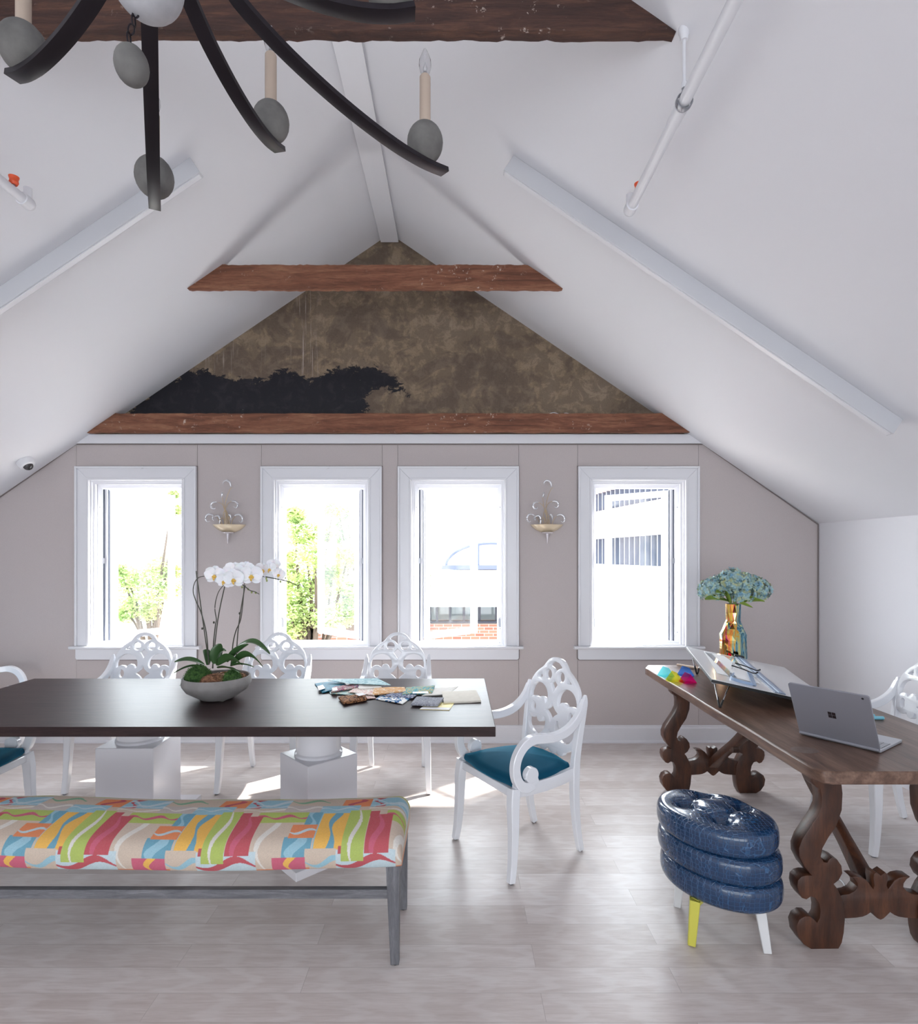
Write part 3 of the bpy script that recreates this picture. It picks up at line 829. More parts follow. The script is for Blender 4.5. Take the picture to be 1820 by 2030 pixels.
patch(205, 330, .262, .300, RED)
patch(45, 242, .042, .312, LIME, [('v', .48, .14, .95, 3.6, .07, WHT)])
tex = 1+.05*rng.standard_normal(X.shape)
col = np.clip(col*.84*tex[...,None], 0, 1)
vs = np.stack([X, Yb, Zb], -1).reshape(-1, 3)
idx = np.arange(nu*nv).reshape(nv, nu)
quads = np.stack([idx[:-1,:-1], idx[:-1,1:], idx[1:,1:], idx[1:,:-1]], -1).reshape(-1, 4)
me = bpy.data.meshes.new('cushion')
me.vertices.add(len(vs)); me.vertices.foreach_set('co', vs.astype(np.float32).ravel())
caps = [list(idx[:,0]), list(idx[::-1,-1]), list(idx[0,::-1]) + list(idx[-1,:])]
nl = quads.size + sum(len(c) for c in caps); me.loops.add(nl); me.polygons.add(len(quads)+3)
lv = np.concatenate([quads.ravel()] + [np.array(c) for c in caps]); me.loops.foreach_set('vertex_index', lv.astype(np.int32))
ls = np.concatenate([np.arange(len(quads))*4, quads.size+np.cumsum([0]+[len(c) for c in caps[:-1]])]); me.polygons.foreach_set('loop_start', ls.astype(np.int32))
me.update(calc_edges=True); me.validate()
ca = me.attributes.new('print', 'FLOAT_COLOR', 'POINT')
ca.data.foreach_set('color', np.concatenate([col.reshape(-1, 3), np.ones((nu*nv, 1))], 1).astype(np.float32).ravel())
M_print = attr_mat('wave_patchwork_fabric', 'print', 0.85, (40, 6, 40), spec=0.2)
finish(me, 'seat_cushion', M_print, t, world=True, smooth=50)

# ------------------------------------------------------------------ trestle desk
M_desk = wood('walnut_desk_top', srgb(66, 46, 38), srgb(104, 78, 64), srgb(136, 108, 92), (9, 1, 9), 2.0, 0.32, 0.12, 0.5)
M_leg = wood('dark_carved_walnut', srgb(44, 26, 18), srgb(74, 44, 30), srgb(104, 64, 42), (6, 6, 1), 3.0, 0.38, 0.12, 0.5)
DX0, DX1, DY0, DY1 = 1.305, 2.125, 2.085, 4.115
DC = 1.672
t = thing('trestle_desk', 'old brown wooden trestle desk with dark scroll-cut legs on the right', 'desk', (DC, 3.05, 0))
n = 40
m = MB(); r = .012
rr = random.Random(3)
edge = []
for k in range(n+1): edge.append((DX0+.002*math.sin(k*.5)+rr.uniform(-.0008, .0008), DY1-(DY1-DY0)*k/n))
outl = [(DX1, DY1), (DX0+.05, DY1-.004)] + edge[2:-1] + [(DX0+.02, DY0+.012), (DX0+.05, DY0), (DX1-.02, DY0), (DX1, DY0+.02)]
m.prism(outl, .722, .770)
top = obj('desktop', m, M_desk, t, world=True, smooth=30, bevel=.006)
m = MB(); c = T(1595, 1487, .770)
m.lathe([(.0, .0), (.052, .0), (.052, .0006), (.0, .0006)], (c.x, c.y, .7701), 28, None, 1.0, 0.8)
obj('knot', m, wood('desk_knot', srgb(96, 78, 70), srgb(112, 96, 88), srgb(126, 110, 102), (3, 3, 3), 9, 0.3, 0.05), top, world=True)
K = .0006525
def Z5(zx, zy): return ((zx-1590)*K, max((1478-zy)*K, 0))
leg_o = [(1300,377),(1325,400),(1345,450),(1355,540),(1350,640),(1318,735),(1270,805),(1234,870),(1224,920),(1240,953),(1262,956),(1272,938),(1290,924),(1322,938),(1348,975),(1354,1020),(1332,1062),(1302,1086),(1322,1112),(1345,1160),(1365,1200),(1369,1300),(1362,1380),(1350,1440),(1330,1476),
         (1165,1478),(1120,1450),(1085,1400),(1075,1340),(1092,1300),(1128,1279),(1160,1281),(1186,1302),(1200,1318),(1216,1290),(1219,1250),(1211,1205),(1190,1170),(1162,1162),(1137,1180),(1112,1172),(1090,1140),(1080,1100),(1085,1062),(1108,1040),(1140,1032),(1168,1034),(1122,980),(1092,920),(1090,870),(1112,812),(1158,742),(1200,680),(1226,620),(1228,560),(1218,515),(1195,502),(1172,478),(1165,440),(1180,405),(1210,380),(1240,376)]
leg_p = [Z5(*p) for p in leg_o]
rail_t = [(1340,1185),(1350,1158),(1400,1150),(1432,1134),(1452,1108),(1450,1088),(1432,1062),(1410,1048),(1440,1044),(1480,1052),(1510,1072),(1535,1108),(1545,1120),(1552,1100),(1545,1060),(1548,1030),(1562,1020),(1590,1038)]
rail_b = [(1590,1308),(1572,1300),(1552,1282),(1532,1262),(1505,1280),(1480,1290),(1440,1296),(1340,1302)]
rl = [Z5(*p) for p in rail_t]; rb = [Z5(*p) for p in rail_b]
rail_poly = rl + [(-x, z) for x, z in reversed(rl[:-1])] + [(-x, z) for x, z in reversed(rb[1:])] + rb
def trestle(y):
    for s in (1, -1):
        poly = [(x*s, z) for x, z in leg_p]
        if s < 0: poly = list(reversed(poly))
        M = mat_xz((DC, y, 0), (1, 0, 0))
        me = plate([poly], .062, .004, M); finish(me, 'leg', M_leg, t, world=True, smooth=35)
    me = plate([rail_poly], .050, .004, mat_xz((DC, y, 0), (1, 0, 0))); finish(me, 'cross_rail', M_leg, t, world=True, smooth=35)
    m = MB(); m.box((DC, y, .7215), (.66, .07, .012)); obj('cleat', m, M_leg, t, world=True, smooth=0)
trestle(2.31); trestle(3.80)
for y0, sg in ((2.33, 1), (3.78, -1)):
    pts = spline([(DC, y0, .185), (DC, y0+sg*.07, .245), (DC, y0+sg*.17, .325), (DC, y0+sg*.28, .405), (DC, y0+sg*.40, .50), (DC, y0+sg*.50, .60), (DC, y0+sg*.58, .70), (DC, y0+sg*.61, .722)], 4)
    m = MB(); m.sweep(pts, lerp_list([(.046, .062), (.050, .060), (.048, .046), (.048, .044), (.050, .052), (.048, .044), (.048, .050), (.048, .06)], len(pts)), up=(1, 0, 0.001))
    # carved lobes on the brace
    for p in (pts[len(pts)//2-2], ):
        Mx = Matrix.Rotation(PI/2, 3, 'Y')
        m.lathe([(.024, -.022), (.030, -.018), (.030, .018), (.024, .022)], (p.x, p.y+sg*.01, p.z-.015), 16, Mx)
    obj('brace', m, M_leg, t, world=True, smooth=50)

# ------------------------------------------------------------------ blue stool
def croc():
    n = NT('navy_crocodile_leather')
    c = n.coord((1, 1, 1.1))
    vo = n.new('ShaderNodeTexVoronoi', feature='DISTANCE_TO_EDGE'); vo.inputs['Scale'].default_value = 56; vo.inputs['Randomness'].default_value = 0.35
    w = n.new('ShaderNodeVectorMath', operation='ADD'); n.link(c, w.inputs[0])
    nz = n.new('ShaderNodeTexNoise'); nz.inputs['Scale'].default_value = 7; nz.inputs['Detail'].default_value = 1; n.link(c, nz.inputs['Vector'])
    sc = n.new('ShaderNodeVectorMath', operation='SCALE'); n.link(nz.outputs['Color'], sc.inputs[0]); sc.inputs['Scale'].default_value = 0.012; n.link(sc.outputs[0], w.inputs[1])
    n.link(w.outputs[0], vo.inputs['Vector'])
    e = n.ramp(vo.outputs['Distance'], [(0.015, 0.0), (0.07, 1.0)])
    col = n.mix(srgb(40, 84, 126), n.mix(srgb(16, 42, 74), srgb(26, 62, 100), n.noise(c, 14, 3)), e)
    n.set(color=col, rough=0.17, spec=0.55, coat=0.35); n.b.inputs['Coat Roughness'].default_value = 0.08
    n.bump(e, 0.55, 0.0022); return n.m
M_croc = croc()
M_yellow = simple('yellow_green_paint', srgb(206, 200, 84), 0.35)
M_offwhite = simple('off_white_paint', srgb(226, 226, 226), 0.35)
M_legwood = wood('bare_wood_leg', srgb(150, 120, 92), srgb(186, 156, 124), srgb(206, 180, 150), (6, 6, 1), 4, 0.5)
SCX, SCY = 1.088, 2.425
t = thing('tufted_stool', 'blue crocodile-leather oval stool of three stacked tufted cushions', 'stool', (SCX, SCY, 0))
RS = Matrix.Rotation(math.radians(-55), 3, 'Z')
tufts = [(.022, .155), (-.098, .058), (.134, .028), (-.012, -.092)]
for k, (zb, tuft) in enumerate(((.178, False), (.280, False), (.383, True))):
    h = .107; off = Vector(((k-1)*-.006, (k-1)*.004, 0))
    A, B = .246+(.005 if k == 1 else 0), .198
    def cf(u, v, zb=zb, off=off, A=A, B=B, tuft=tuft, h=h):
        a = 2*PI*u; e = .052
        s = v*4.0
        if s < 1:     # bottom
            r = s*(1-e/B*.75); z = 0
        elif s < 2.4:
            q = (s-1)/1.4*PI; r = 1-e/B*.75+e/B*.75*abs(math.sin(q))**.62; z = h/2-h/2*math.copysign(abs(math.cos(q))**.75, math.cos(q))
        else:
            q = (s-2.4)/1.6; r = (1-e/B*.75)*(1-q); z = h+(.012*(1-(1-q)**2) if tuft else 0)
        p = Vector((A*r*math.cos(a), B*r*math.sin(a), 0)); p = RS @ p
        if tuft and s >= 1.9:
            for tx, ty in tufts:
                d = math.hypot(p.x-tx, p.y-ty)
                z -= .034*math.exp(-(d/.034)**2) + .012*math.exp(-(d/.075)**2)
            # soft creases between tufts
            for i in range(4):
                for j in range(i+1, 4):
                    ax, ay = tufts[i]; bx, by = tufts[j]; ex, ey = bx-ax, by-ay; L2 = ex*ex+ey*ey
                    if L2 > .05: continue
                    tt = ((p.x-ax)*ex+(p.y-ay)*ey)/L2
                    if 0 < tt < 1:
                        d = abs((p.x-ax)*ey-(p.y-ay)*ex)/math.sqrt(L2); z -= .009*math.exp(-(d/.014)**2)
        return (SCX+p.x+off.x, SCY+p.y+off.y, zb+z)
    m = MB(); m.grid(cf, 150, 90 if tuft else 40, True); cu = obj('cushion', m, M_croc, t, world=True, smooth=80)
    if tuft:
        for tx, ty in tufts:
            m = MB(); m.ball((SCX+tx+off.x, SCY+ty+off.y, zb+h-.032), .010, 14, None, .5); obj('tuft_button', m, M_croc, cu, world=True)
for (fx, fy), (tx, ty), mt, lab in (((.934, 2.305), (.985, 2.335), M_yellow, 'yellow-green painted leg'), ((1.212, 2.262), (1.150, 2.312), M_offwhite, None), ((.974, 2.56), (1.01, 2.53), M_offwhite, None), ((1.262, 2.53), (1.20, 2.51), M_legwood, 'bare wood leg')):
    a = Vector((fx, fy, 0)); b = Vector((tx, ty, 0)); b = a+(b-a)*0.35
    m = MB(); m.sweep([(a.x, a.y, .002), (b.x, b.y, .175)], [(.030, .030), (.040, .040)], up=(1, -0.35, 0)); 
    c = Vector((SCX, SCY, 0)); d = (c-b).normalized()
    m.sweep([(b.x, b.y, .164), (b.x+d.x*.10, b.y+d.y*.10, .171)], (.034, .026))
    o = obj('leg', m, mt, t, world=True, smooth=30, bevel=.002)
    if lab: o['label'] = lab

# ------------------------------------------------------------------ chandelier
M_iron = NT('blackened_iron'); M_iron.set(color=srgb(34, 28, 34), rough=0.38, metal=0.55, spec=0.5); M_iron = M_iron.m
M_stone = NT('grey_cast_stone'); sn = M_stone.noise(M_stone.coord(), 20, 5); M_stone.set(color=M_stone.ramp(sn, [(0.3, srgb(92, 90, 88)), (0.7, srgb(116, 114, 111))]), rough=0.85); M_stone.bump(M_stone.noise(M_stone.coord(), 160, 3), 0.15, 0.002); M_stone = M_stone.m
M_palestone = NT('pale_plaster_stone'); sn = M_palestone.noise(M_palestone.coord(), 24, 5); M_palestone.set(color=M_palestone.ramp(sn, [(0.3, srgb(160, 160, 164)), (0.7, srgb(184, 184, 188))]), rough=0.75); M_palestone = M_palestone.m
M_candle = simple('cream_candle_sleeve', srgb(184, 166, 150), 0.6)
HX, HY, HZ = -0.526, 0.985, 2.528
t = thing('chandelier', 'black iron chandelier with curved arms, grey stone balls and candle bulbs', 'chandelier', (HX, HY, HZ-0.2))
m = MB(); m.ball((HX, HY, HZ), .059, 40, None, 1.05); obj('hub_stone', m, M_palestone, t, world=True, smooth=60)
m = MB(); m.sweep([(HX, HY, HZ+.05), (HX, HY, roof(HX)-0.13)], .009, n=12); m.lathe([(.03, HZ+.06), (.03, HZ+.26), (.014, HZ+.27)], (HX, HY, 0), 20); m.lathe([(.06, 4.08), (.06, 4.10), (.02, 4.07)][::-1], (HX, HY, 0), 24)
obj('stem', m, M_iron, t, world=True)
ends = [(-.030, 1.470, 2.521, 1.0), (-.434, 1.425, 2.545, .97), (-.832, 1.600, 2.507, 1.10), (-.897, 1.172, 2.517, 1.0), (-.075, 1.035, 2.520, 1.0),
        (-.24, .52, 2.52, 1.0), (-.52, .40, 2.52, 1.0), (-.85, .50, 2.52, 1.0), (-1.12, .82, 2.52, 1.0)]
prof = [(0.045, 2.79), (.10, 2.70), (.20, 2.612), (.32, 2.570), (.454, 2.542), (.60, 2.522), (.763, 2.510), (.90, 2.511), (1.0, 2.521)]
for ex, ey, ez, es in ends:
    pts = []
    for s_, z_ in prof:
        zz = 2.521+(z_-2.521)*1.0 + (ez-2.521)*s_
        pts.append((HX+(ex-HX)*s_, HY+(ey-HY)*s_, zz))
    pts = spline(pts, 4)
    m = MB(); m.sweep(pts, (.030, .011), c=.93); arm = obj('arm', m, M_iron, t, world=True, smooth=30)
    s2 = .905; cx, cy = HX+(ex-HX)*s2, HY+(ey-HY)*s2; cz = 2.511+(ez-2.521)*s2
    er = .044*es; tilt = Matrix.Rotation(0.05, 3, 'X')
    m = MB(); m.ball((cx, cy, cz+.006+er*1.02), er, 28, None, 1.10); obj('stone_egg', m, M_stone, arm, world=True, smooth=60)
    zb = cz+er*2.1
    m = MB(); m.lathe([(.0135, zb-.01), (.0135, zb+.118), (.010, zb+.123), (.004, zb+.123)], (cx, cy, 0), 20); obj('candle_sleeve', m, M_candle, arm, world=True)
    zb += .122
    m = MB(); m.lathe([(.006, zb), (.012, zb+.010), (.0155, zb+.024), (.0145, zb+.038), (.009, zb+.052), (.003, zb+.066), (.0, zb+.068)], (cx, cy, 0), 20); obj('bulb', m, M_clear, arm, world=True, smooth=60)
    m = MB(); m.sweep([(cx-.003, cy, zb), (cx-.004, cy, zb+.02), (cx, cy, zb+.034), (cx+.004, cy, zb+.02), (cx+.003, cy, zb)], .0007, n=5, up=(0, 1, 0)); m.lathe([(.005, zb-.001), (.005, zb+.008), (.002, zb+.012)], (cx, cy, 0), 10); obj('filament', m, M_steel, arm, world=True)
for (x, y, z) in ((-.562, 1.0, 2.412), ):
    m = MB()
    for k in range(4):
        zc = 2.474-.0145*k; ring = []
        for a in range(14):
            an = 2*PI*a/14; u_, w_ = .0055*math.cos(an), .0095*math.sin(an)
            ring.append((HX-.020-.004*k+(u_ if k % 2 == 0 else 0), HY+(0 if k % 2 == 0 else u_)+.003, zc+w_))
        m.sweep(ring, .0016, n=6, closed=True, up=(0.3, 1, 0.2))
    obj('chain', m, M_iron, t, world=True)
    m = MB(); m.ball((HX-.029, HY+.006, 2.386), .0275, 26, Matrix.Rotation(-.12, 3, 'Y'), 1.22); obj('pendant_stone', m, M_stone, t, world=True, smooth=60)

# ------------------------------------------------------------------ ceiling fixtures
def slope_box(x0, x1, y0, label):
    """white box running down the ceiling slope at constant depth"""
    s = 1 if x0 > ROOF_X else -1
    nrm = Vector((-s*ROOF_S, 0, -1)).normalized() if s > 0 else Vector((ROOF_S, 0, -1)).normalized()
    a = Vector((x0, y0, roof(x0))); b = Vector((x1, y0, roof(x1))); m = MB(); w = .050; dp = .092
    q = [a-nrm*.0, a+nrm*dp, b+nrm*dp, b-nrm*.0]
    m.extr(q, (0, w, 0))
    t = thing('linear_light', label, 'ceiling light', (a.x, y0, a.z-.1), 0, 'white linear ceiling boxes')
    obj('housing', m, M_fix, t, world=True, smooth=0, bevel=.003)
    u = (b-a).normalized()
    m = MB(); q = [a+u*.01+nrm*(dp), a+u*.01+nrm*(dp+.004), b-u*.01+nrm*(dp+.004), b-u*.01+nrm*dp]; m.extr([p+Vector((0, .010, 0)) for p in q], (0, w-.02, 0)); obj('diffuser', m, M_trim, t, world=True, smooth=0)
M_fix = simple('fixture_white', srgb(204, 205, 209), 0.35)
slope_box(.298, 2.335, 3.03, 'white linear light box fixed to the right-hand ceiling slope')
slope_box(-1.402, -3.47, 3.05, 'white linear light box fixed to the left-hand ceiling slope')

M_pipe = simple('white_painted_pipe', srgb(226, 226, 230), 0.3)
M_orange = simple('orange_sprinkler_plastic', srgb(232, 92, 50), 0.3)
for px_, ye, hang in ((.770, 2.565, True), (-1.868, 2.52, False)):
    lab = ('white sprinkler pipe on the right, hung by a thin rod from the ceiling' if hang else 'short end of a white sprinkler pipe with orange head at the left edge')
    t = thing('sprinkler_pipe', lab, 'pipe', (px_, 1.6, 3.05), 0, 'white sprinkler pipes')
    zc = 3.083
    m = MB(); m.sweep([(px_, -2.9, zc), (px_, ye, zc)], .0205, n=24); obj('pipe', m, M_pipe, t, world=True)
    m = MB(); m.sweep([(px_, ye-.03, zc), (px_, ye+.012, zc)], .027, n=24); m.ball((px_, ye+.012, zc), .027, 20, None, 1.0); obj('elbow', m, M_pipe, t, world=True)
    m = MB(); m.sweep([(px_, ye+.008, zc+.015), (px_, ye+.008, zc+.065)], .017, n=18); obj('riser', m, M_pipe, t, world=True)
    s = 1 if hang else 1
    m = MB(); c = (px_+.010, ye-.085, zc+.040); m.lathe([(.013, -.020), (.018, -.010), (.016, .0), (.019, .008), (.020, .014), (.0, .018)], c, 18)
    head = obj('sprinkler_head', m, M_orange, t, world=True); head['label'] = 'orange sprinkler head'
    m = MB(); m.lathe([(.006, -.032), (.006, -.018)], c, 10); obj('thread', m, M_steel, head, world=True)
    if hang:
        yh = 1.962; zr = roof(px_)
        m = MB(); m.sweep([(px_, yh, zc+.045), (px_, yh, zr)], .0055, n=10); m.lathe([(.012, zr-.030), (.015, zr-.012), (.020, zr-.002), (.020, zr+.01)], (px_, yh, 0), 16); m.lathe([(.009, zc+.045), (.009, zc+.065)], (px_, yh, 0), 12); obj('hanger_rod', m, M_pipe, t, world=True)
        m = MB(); ring = [(px_+.026*math.cos(a), yh, zc+.026*math.sin(a)) for a in [2*PI*k/24 for k in range(24)]]
        m.sweep(ring, (.004, .018), closed=True, up=(0, 1, 0)); m.sweep([(px_-.012, yh, zc+.024), (px_, yh, zc+.052), (px_+.012, yh, zc+.024)], (.003, .016), up=(0, 1, 0)); obj('clevis', m, M_steel, t, world=True)
        m = MB(); m.sweep([(px_, yh+.02, zc), (px_, yh+.10, zc)], .0235, n=24); obj('coupling', m, M_pipe, t, world=True)

# dome camera on the left slope
cpos = Vector((-3.395, 4.56, roof(-3.395))); nrm = Vector((ROOF_S, 0, -1)).normalized(); Mq = nrm.to_track_quat('Z', 'Y').to_matrix()
t = thing('dome_camera', 'small white dome security camera on the left ceiling slope', 'security camera', cpos)
m = MB(); m.lathe([(.055, -.004), (.060, .0), (.060, .030), (.052, .045), (.030, .050)], cpos, 30, Mq); obj('housing', m, M_trim, t, world=True)
m = MB(); m.ball(cpos+nrm*.045, .036, 24, Mq); obj('dome', m, simple('smoked_dome', srgb(64, 60, 62), 0.08), t, world=True, smooth=60)
m = MB(); m.ball(cpos+nrm*.075+Vector((0, -.008, 0)), .012, 14); obj('lens', m, M_blackplastic, t, world=True)

# ------------------------------------------------------------------ wall sconces
M_champ = NT('champagne_enamel'); M_champ.set(color=srgb(232, 214, 184), rough=0.25, metal=0.25, coat=0.4); M_champ = M_champ.m
M_stem = NT('champagne_metal'); M_stem.set(color=srgb(206, 184, 150), rough=0.3, metal=0.7); M_stem = M_stem.m
M_crystal = NT('cut_crystal'); M_crystal.set(color=srgb(236, 236, 240), rough=0.12, metal=0.35, trans=0.2, ior=1.5); M_crystal = M_crystal.m
SX = WCX[0]; 
t = thing('wall_sconce', 'champagne bowl wall sconce with curled crystal sprays, left of the orchid flowers', 'wall light', (P(455.8, 1040, WD).x, WD, 1.70), 0, 'champagne crystal sconces')
ks = .000308; x0 = P(455.8, 1040, WD).x
def Q(zx, zy, y=0.0): return (x0+(zx-755)*ks, WD-.055-y, CH+(VY-(940+zy/13.54))/239.58)
zr_ = Q(755, 1360)[2]
m = MB(); m.lathe([(.020, -.066), (.052, -.060), (.090, -.042), (.118, -.020), (.134, -.002), (.136, .0), (.131, .0), (.112, -.018), (.05, -.050), (.0, -.056)], (x0, WD-.012, zr_), 40, Matrix.Diagonal((1, .62, 1)).to_3x3())
me_ = m
obj('bowl', m, M_champ, t, world=True, smooth=50)
m = MB(); m.lathe([(.046, -.062), (.050, -.066), (.044, -.072), (.012, -.074), (.008, -.11), (.001, -.158)], (x0, WD-.045, zr_), 20); obj('finial', m, simple('pearl_finial', srgb(222, 216, 220), 0.2, metal=0.4), t, world=True)
m = MB(); m.box((x0, WD-.009, zr_-.03), (.05, .018, .05)); obj('backplate', m, M_stem, t, world=True, smooth=0, bevel=.003)
stems = [[(730,1360),(725,1150),(660,900),(640,760),(625,620)], [(740,1360),(720,1100),(705,900),(740,700),(800,520),(860,400),(900,398)], [(755,1360),(735,1120),(690,960),(640,860),(560,790),(500,775)], [(700,1360),(650,1100),(700,960),(760,820),(820,770),(880,745)],
         [(640,1360),(600,1250),(620,1160)], [(600,1360),(540,1290),(480,1180),(430,1150)], [(820,1360),(760,1080),(720,970)], [(870,1360),(900,1260),(950,1180),(1000,1130)], [(780,1360),(790,1180),(800,1120)], [(680,1360),(690,1230),(640,1190),(600,1220)]]
m = MB()
for i, s_ in enumerate(stems):
    pts = spline([Q(a, b, .012*math.sin(i*2.1)) for a, b in s_], 5); m.sweep(pts, lerp_list([.0030, .0026, .0018], len(pts)), n=6)
obj('stem', m, M_stem, t, world=True)
curls = [[(855,350),(830,250),(750,195),(680,220),(655,275),(668,305)], [(625,640),(640,570),(640,520),(610,530)], [(500,775),(410,785),(360,850),(380,930),(440,950),(470,925),(450,895)], [(880,745),(960,745),(1030,800),(1030,880),(980,915),(930,880)],
         [(410,1130),(300,1090),(220,1140),(205,1230),(250,1290),(310,1270)], [(980,1130),(1080,1100),(1170,1160),(1190,1250),(1150,1305),(1095,1270)], [(430,1150),(520,1130),(570,1220),(560,1340),(570,1380)], [(800,1100),(850,1120),(870,1180),(870,1240)], [(410,1150),(400,1210),(430,1255)]]
for i, s_ in enumerate(curls):
    pts = spline([Q(a, b, .006+.010*(i % 3)) for a, b in s_], 5)
    m = MB(); m.sweep(pts, lerp_list([.0042, .0078, .0082, .0070, .0036, .0015], len(pts)), n=8); obj('crystal_curl', m, M_crystal, t, world=True, smooth=50)
t2 = copy_tree(t); t2.location.x = P(1083.5, 1040, WD).x; t2['label'] = 'champagne bowl wall sconce with curled crystal sprays, near the rightmost window'

# ------------------------------------------------------------------ orchid bowl
M_conc = NT('grey_concrete_bowl'); cn = M_conc.noise(M_conc.coord(), 12, 5); M_conc.set(color=M_conc.ramp(cn, [(0.3, srgb(128, 124, 122)), (0.7, srgb(150, 146, 144))]), rough=0.75); M_conc = M_conc.m
M_leaf = NT('orchid_leaf'); ln_ = M_leaf.noise(M_leaf.coord(), 5, 3); M_leaf.set(color=M_leaf.ramp(ln_, [(0.3, srgb(46, 74, 44)), (0.7, srgb(74, 108, 62))]), rough=0.28, spec=0.5); M_leaf = M_leaf.m
M_moss = NT('green_moss'); M_moss.set(color=M_moss.ramp(M_moss.noise(M_moss.coord(), 60, 3), [(0.3, srgb(36, 66, 34)), (0.7, srgb(92, 132, 66))]), rough=0.95); M_moss = M_moss.m
M_bark = NT('orchid_bark'); M_bark.set(color=M_bark.ramp(M_bark.noise(M_bark.coord(), 50, 3), [(0.3, srgb(96, 62, 44)), (0.7, srgb(172, 128, 98))]), rough=0.9); M_bark = M_bark.m
M_petal = NT('white_petal'); M_petal.set(color=srgb(248, 246, 250), rough=0.6, sss=0.15); M_petal = M_petal.m
M_lip = simple('yellow_orchid_lip', srgb(232, 190, 90), 0.5)
M_ostem = simple('dark_orchid_stem', srgb(62, 62, 50), 0.5)
M_bud = simple('green_orchid_bud', srgb(150, 160, 96), 0.5)
OX, OY, OZ = -1.318, 3.19, .760
bowl = thing('planter_bowl', 'shallow grey concrete bowl planted with moss and bark on the dining table', 'planter', (OX, OY, OZ))
m = MB(); m.lathe([(.075, .004), (.085, .004), (.158, .050), (.178, .080), (.181, .092), (.176, .122), (.173, .126), (.167, .124), (.168, .10), (.150, .075), (.0, .070)], (OX, OY, OZ), 56)
obj('bowl', m, M_conc, bowl, world=True, smooth=28)
m = MB(); 
poly = [T(392, 1385, OZ), T(430, 1390, OZ), T(442, 1391, OZ), T(472, 1377, OZ), T(440, 1372, OZ), T(405, 1376, OZ)]
m.extr([p+Vector((0, 0, .0006)) for p in poly], (0, 0, .0022)); obj('paper_liner', m, simple('liner_paper', srgb(160, 156, 150), 0.8), bowl, world=True, smooth=0)
def scatter_mass(name, cx, cy, rx, ry, zb, hh, mat, n, mode, seed):
    r_ = random.Random(seed); m = MB()
    def dome(u, v): a = 2*PI*u; q = v; return (cx+rx*(1-q)*math.cos(a), cy+ry*(1-q)*math.sin(a), zb+hh*.82*math.sqrt(max(0, 1-(1-q)**2)))
    m.grid(dome, 28, 8, True)
    for k in range(n):
        a = r_.uniform(0, 2*PI); q = math.sqrt(r_.random()); x = cx+rx*q*math.cos(a); y = cy+ry*q*math.sin(a); z = zb+hh*.82*math.sqrt(max(0, 1-q*q))
        if mode == 'moss':
            p = Vector((x, y, z)); d = Vector((r_.gauss(0, 1), r_.gauss(0, 1), r_.gauss(.5, 1))).normalized(); e = Vector((r_.gauss(0, 1), r_.gauss(0, 1), r_.gauss(0, 1))).normalized()
            pts = [p, p+d*.007, p+d*.011+e*.006, p+d*.012+e*.012]
            m.sweep(pts, [.0013, .0011, .0009, .0005], n=3)
        else:
            s = r_.uniform(.004, .009); R = Matrix.Rotation(r_.uniform(0, 6), 3, 'Z') @ Matrix.Rotation(r_.uniform(-1, 1), 3, 'X')
            m.box((x, y, z+.003), (s*2, s, s*.5), R)
    o = obj(name, m, mat, bowl, world=True, smooth=0, recalc=False); o['kind'] = 'stuff'
scatter_mass('moss', OX-.090, OY-.030, .066, .090, OZ+.085, .115, M_moss, 1700, 'moss', 1)
scatter_mass('moss', OX+.098, OY-.040, .048, .080, OZ+.085, .085, M_moss, 900, 'moss', 2)
scatter_mass('bark_chips', OX+.012, OY-.075, .070, .080, OZ+.085, .072, M_bark, 420, 'bark', 3)
scatter_mass('bark_chips', OX+.03, OY+.07, .125, .085, OZ+.085, .050, M_bark, 200, 'bark', 4)

def O(px, py, dy=0.0): d = OY+dy; return P(px, py, d)
def leaf_mb(m, base, tip, lift, width, tw=0.0, seed=0, droop=0.0):
    base = Vector(base); tip = Vector(tip); ax = tip-base; side = ax.cross(Vector((0, 0, 1)))
    if side.length < .01: side = Vector((1, 0, 0))
    side.normalize(); up = side.cross(ax.normalized())
    if up.z < 0: up = -up
    n = 14; vs = []
    for i in range(n+1):
        t_ = i/n; p = base+ax*t_+Vector((0, 0, 1))*lift*math.sin(PI*t_)
        w = width*(math.sin(PI*min(t_*.93+.05, 1))**.55)*(1-.25*t_)*.5
        sd = (side*math.cos(tw)+up*math.sin(tw))
        for k, q in enumerate((-1, -.5, 0, .5, 1)): vs.append(p+sd*w*q+up*(abs(q)**1.5*w*.35))
    b = len(vs); vs2 = [v-up*.0025 for v in vs]; fs = []
    for i in range(n):
        for k in range(4):
            a = i*5+k; fs.append((a, a+1, a+6, a+5)); fs.append((b+a, b+a+5, b+a+6, b+a+1))
    for i in range(n):
        fs.append((i*5, i*5+5, b+i*5+5, b+i*5)); fs.append((i*5+4, b+i*5+4, b+i*5+9, i*5+9))
    m.add(vs+vs2, fs)
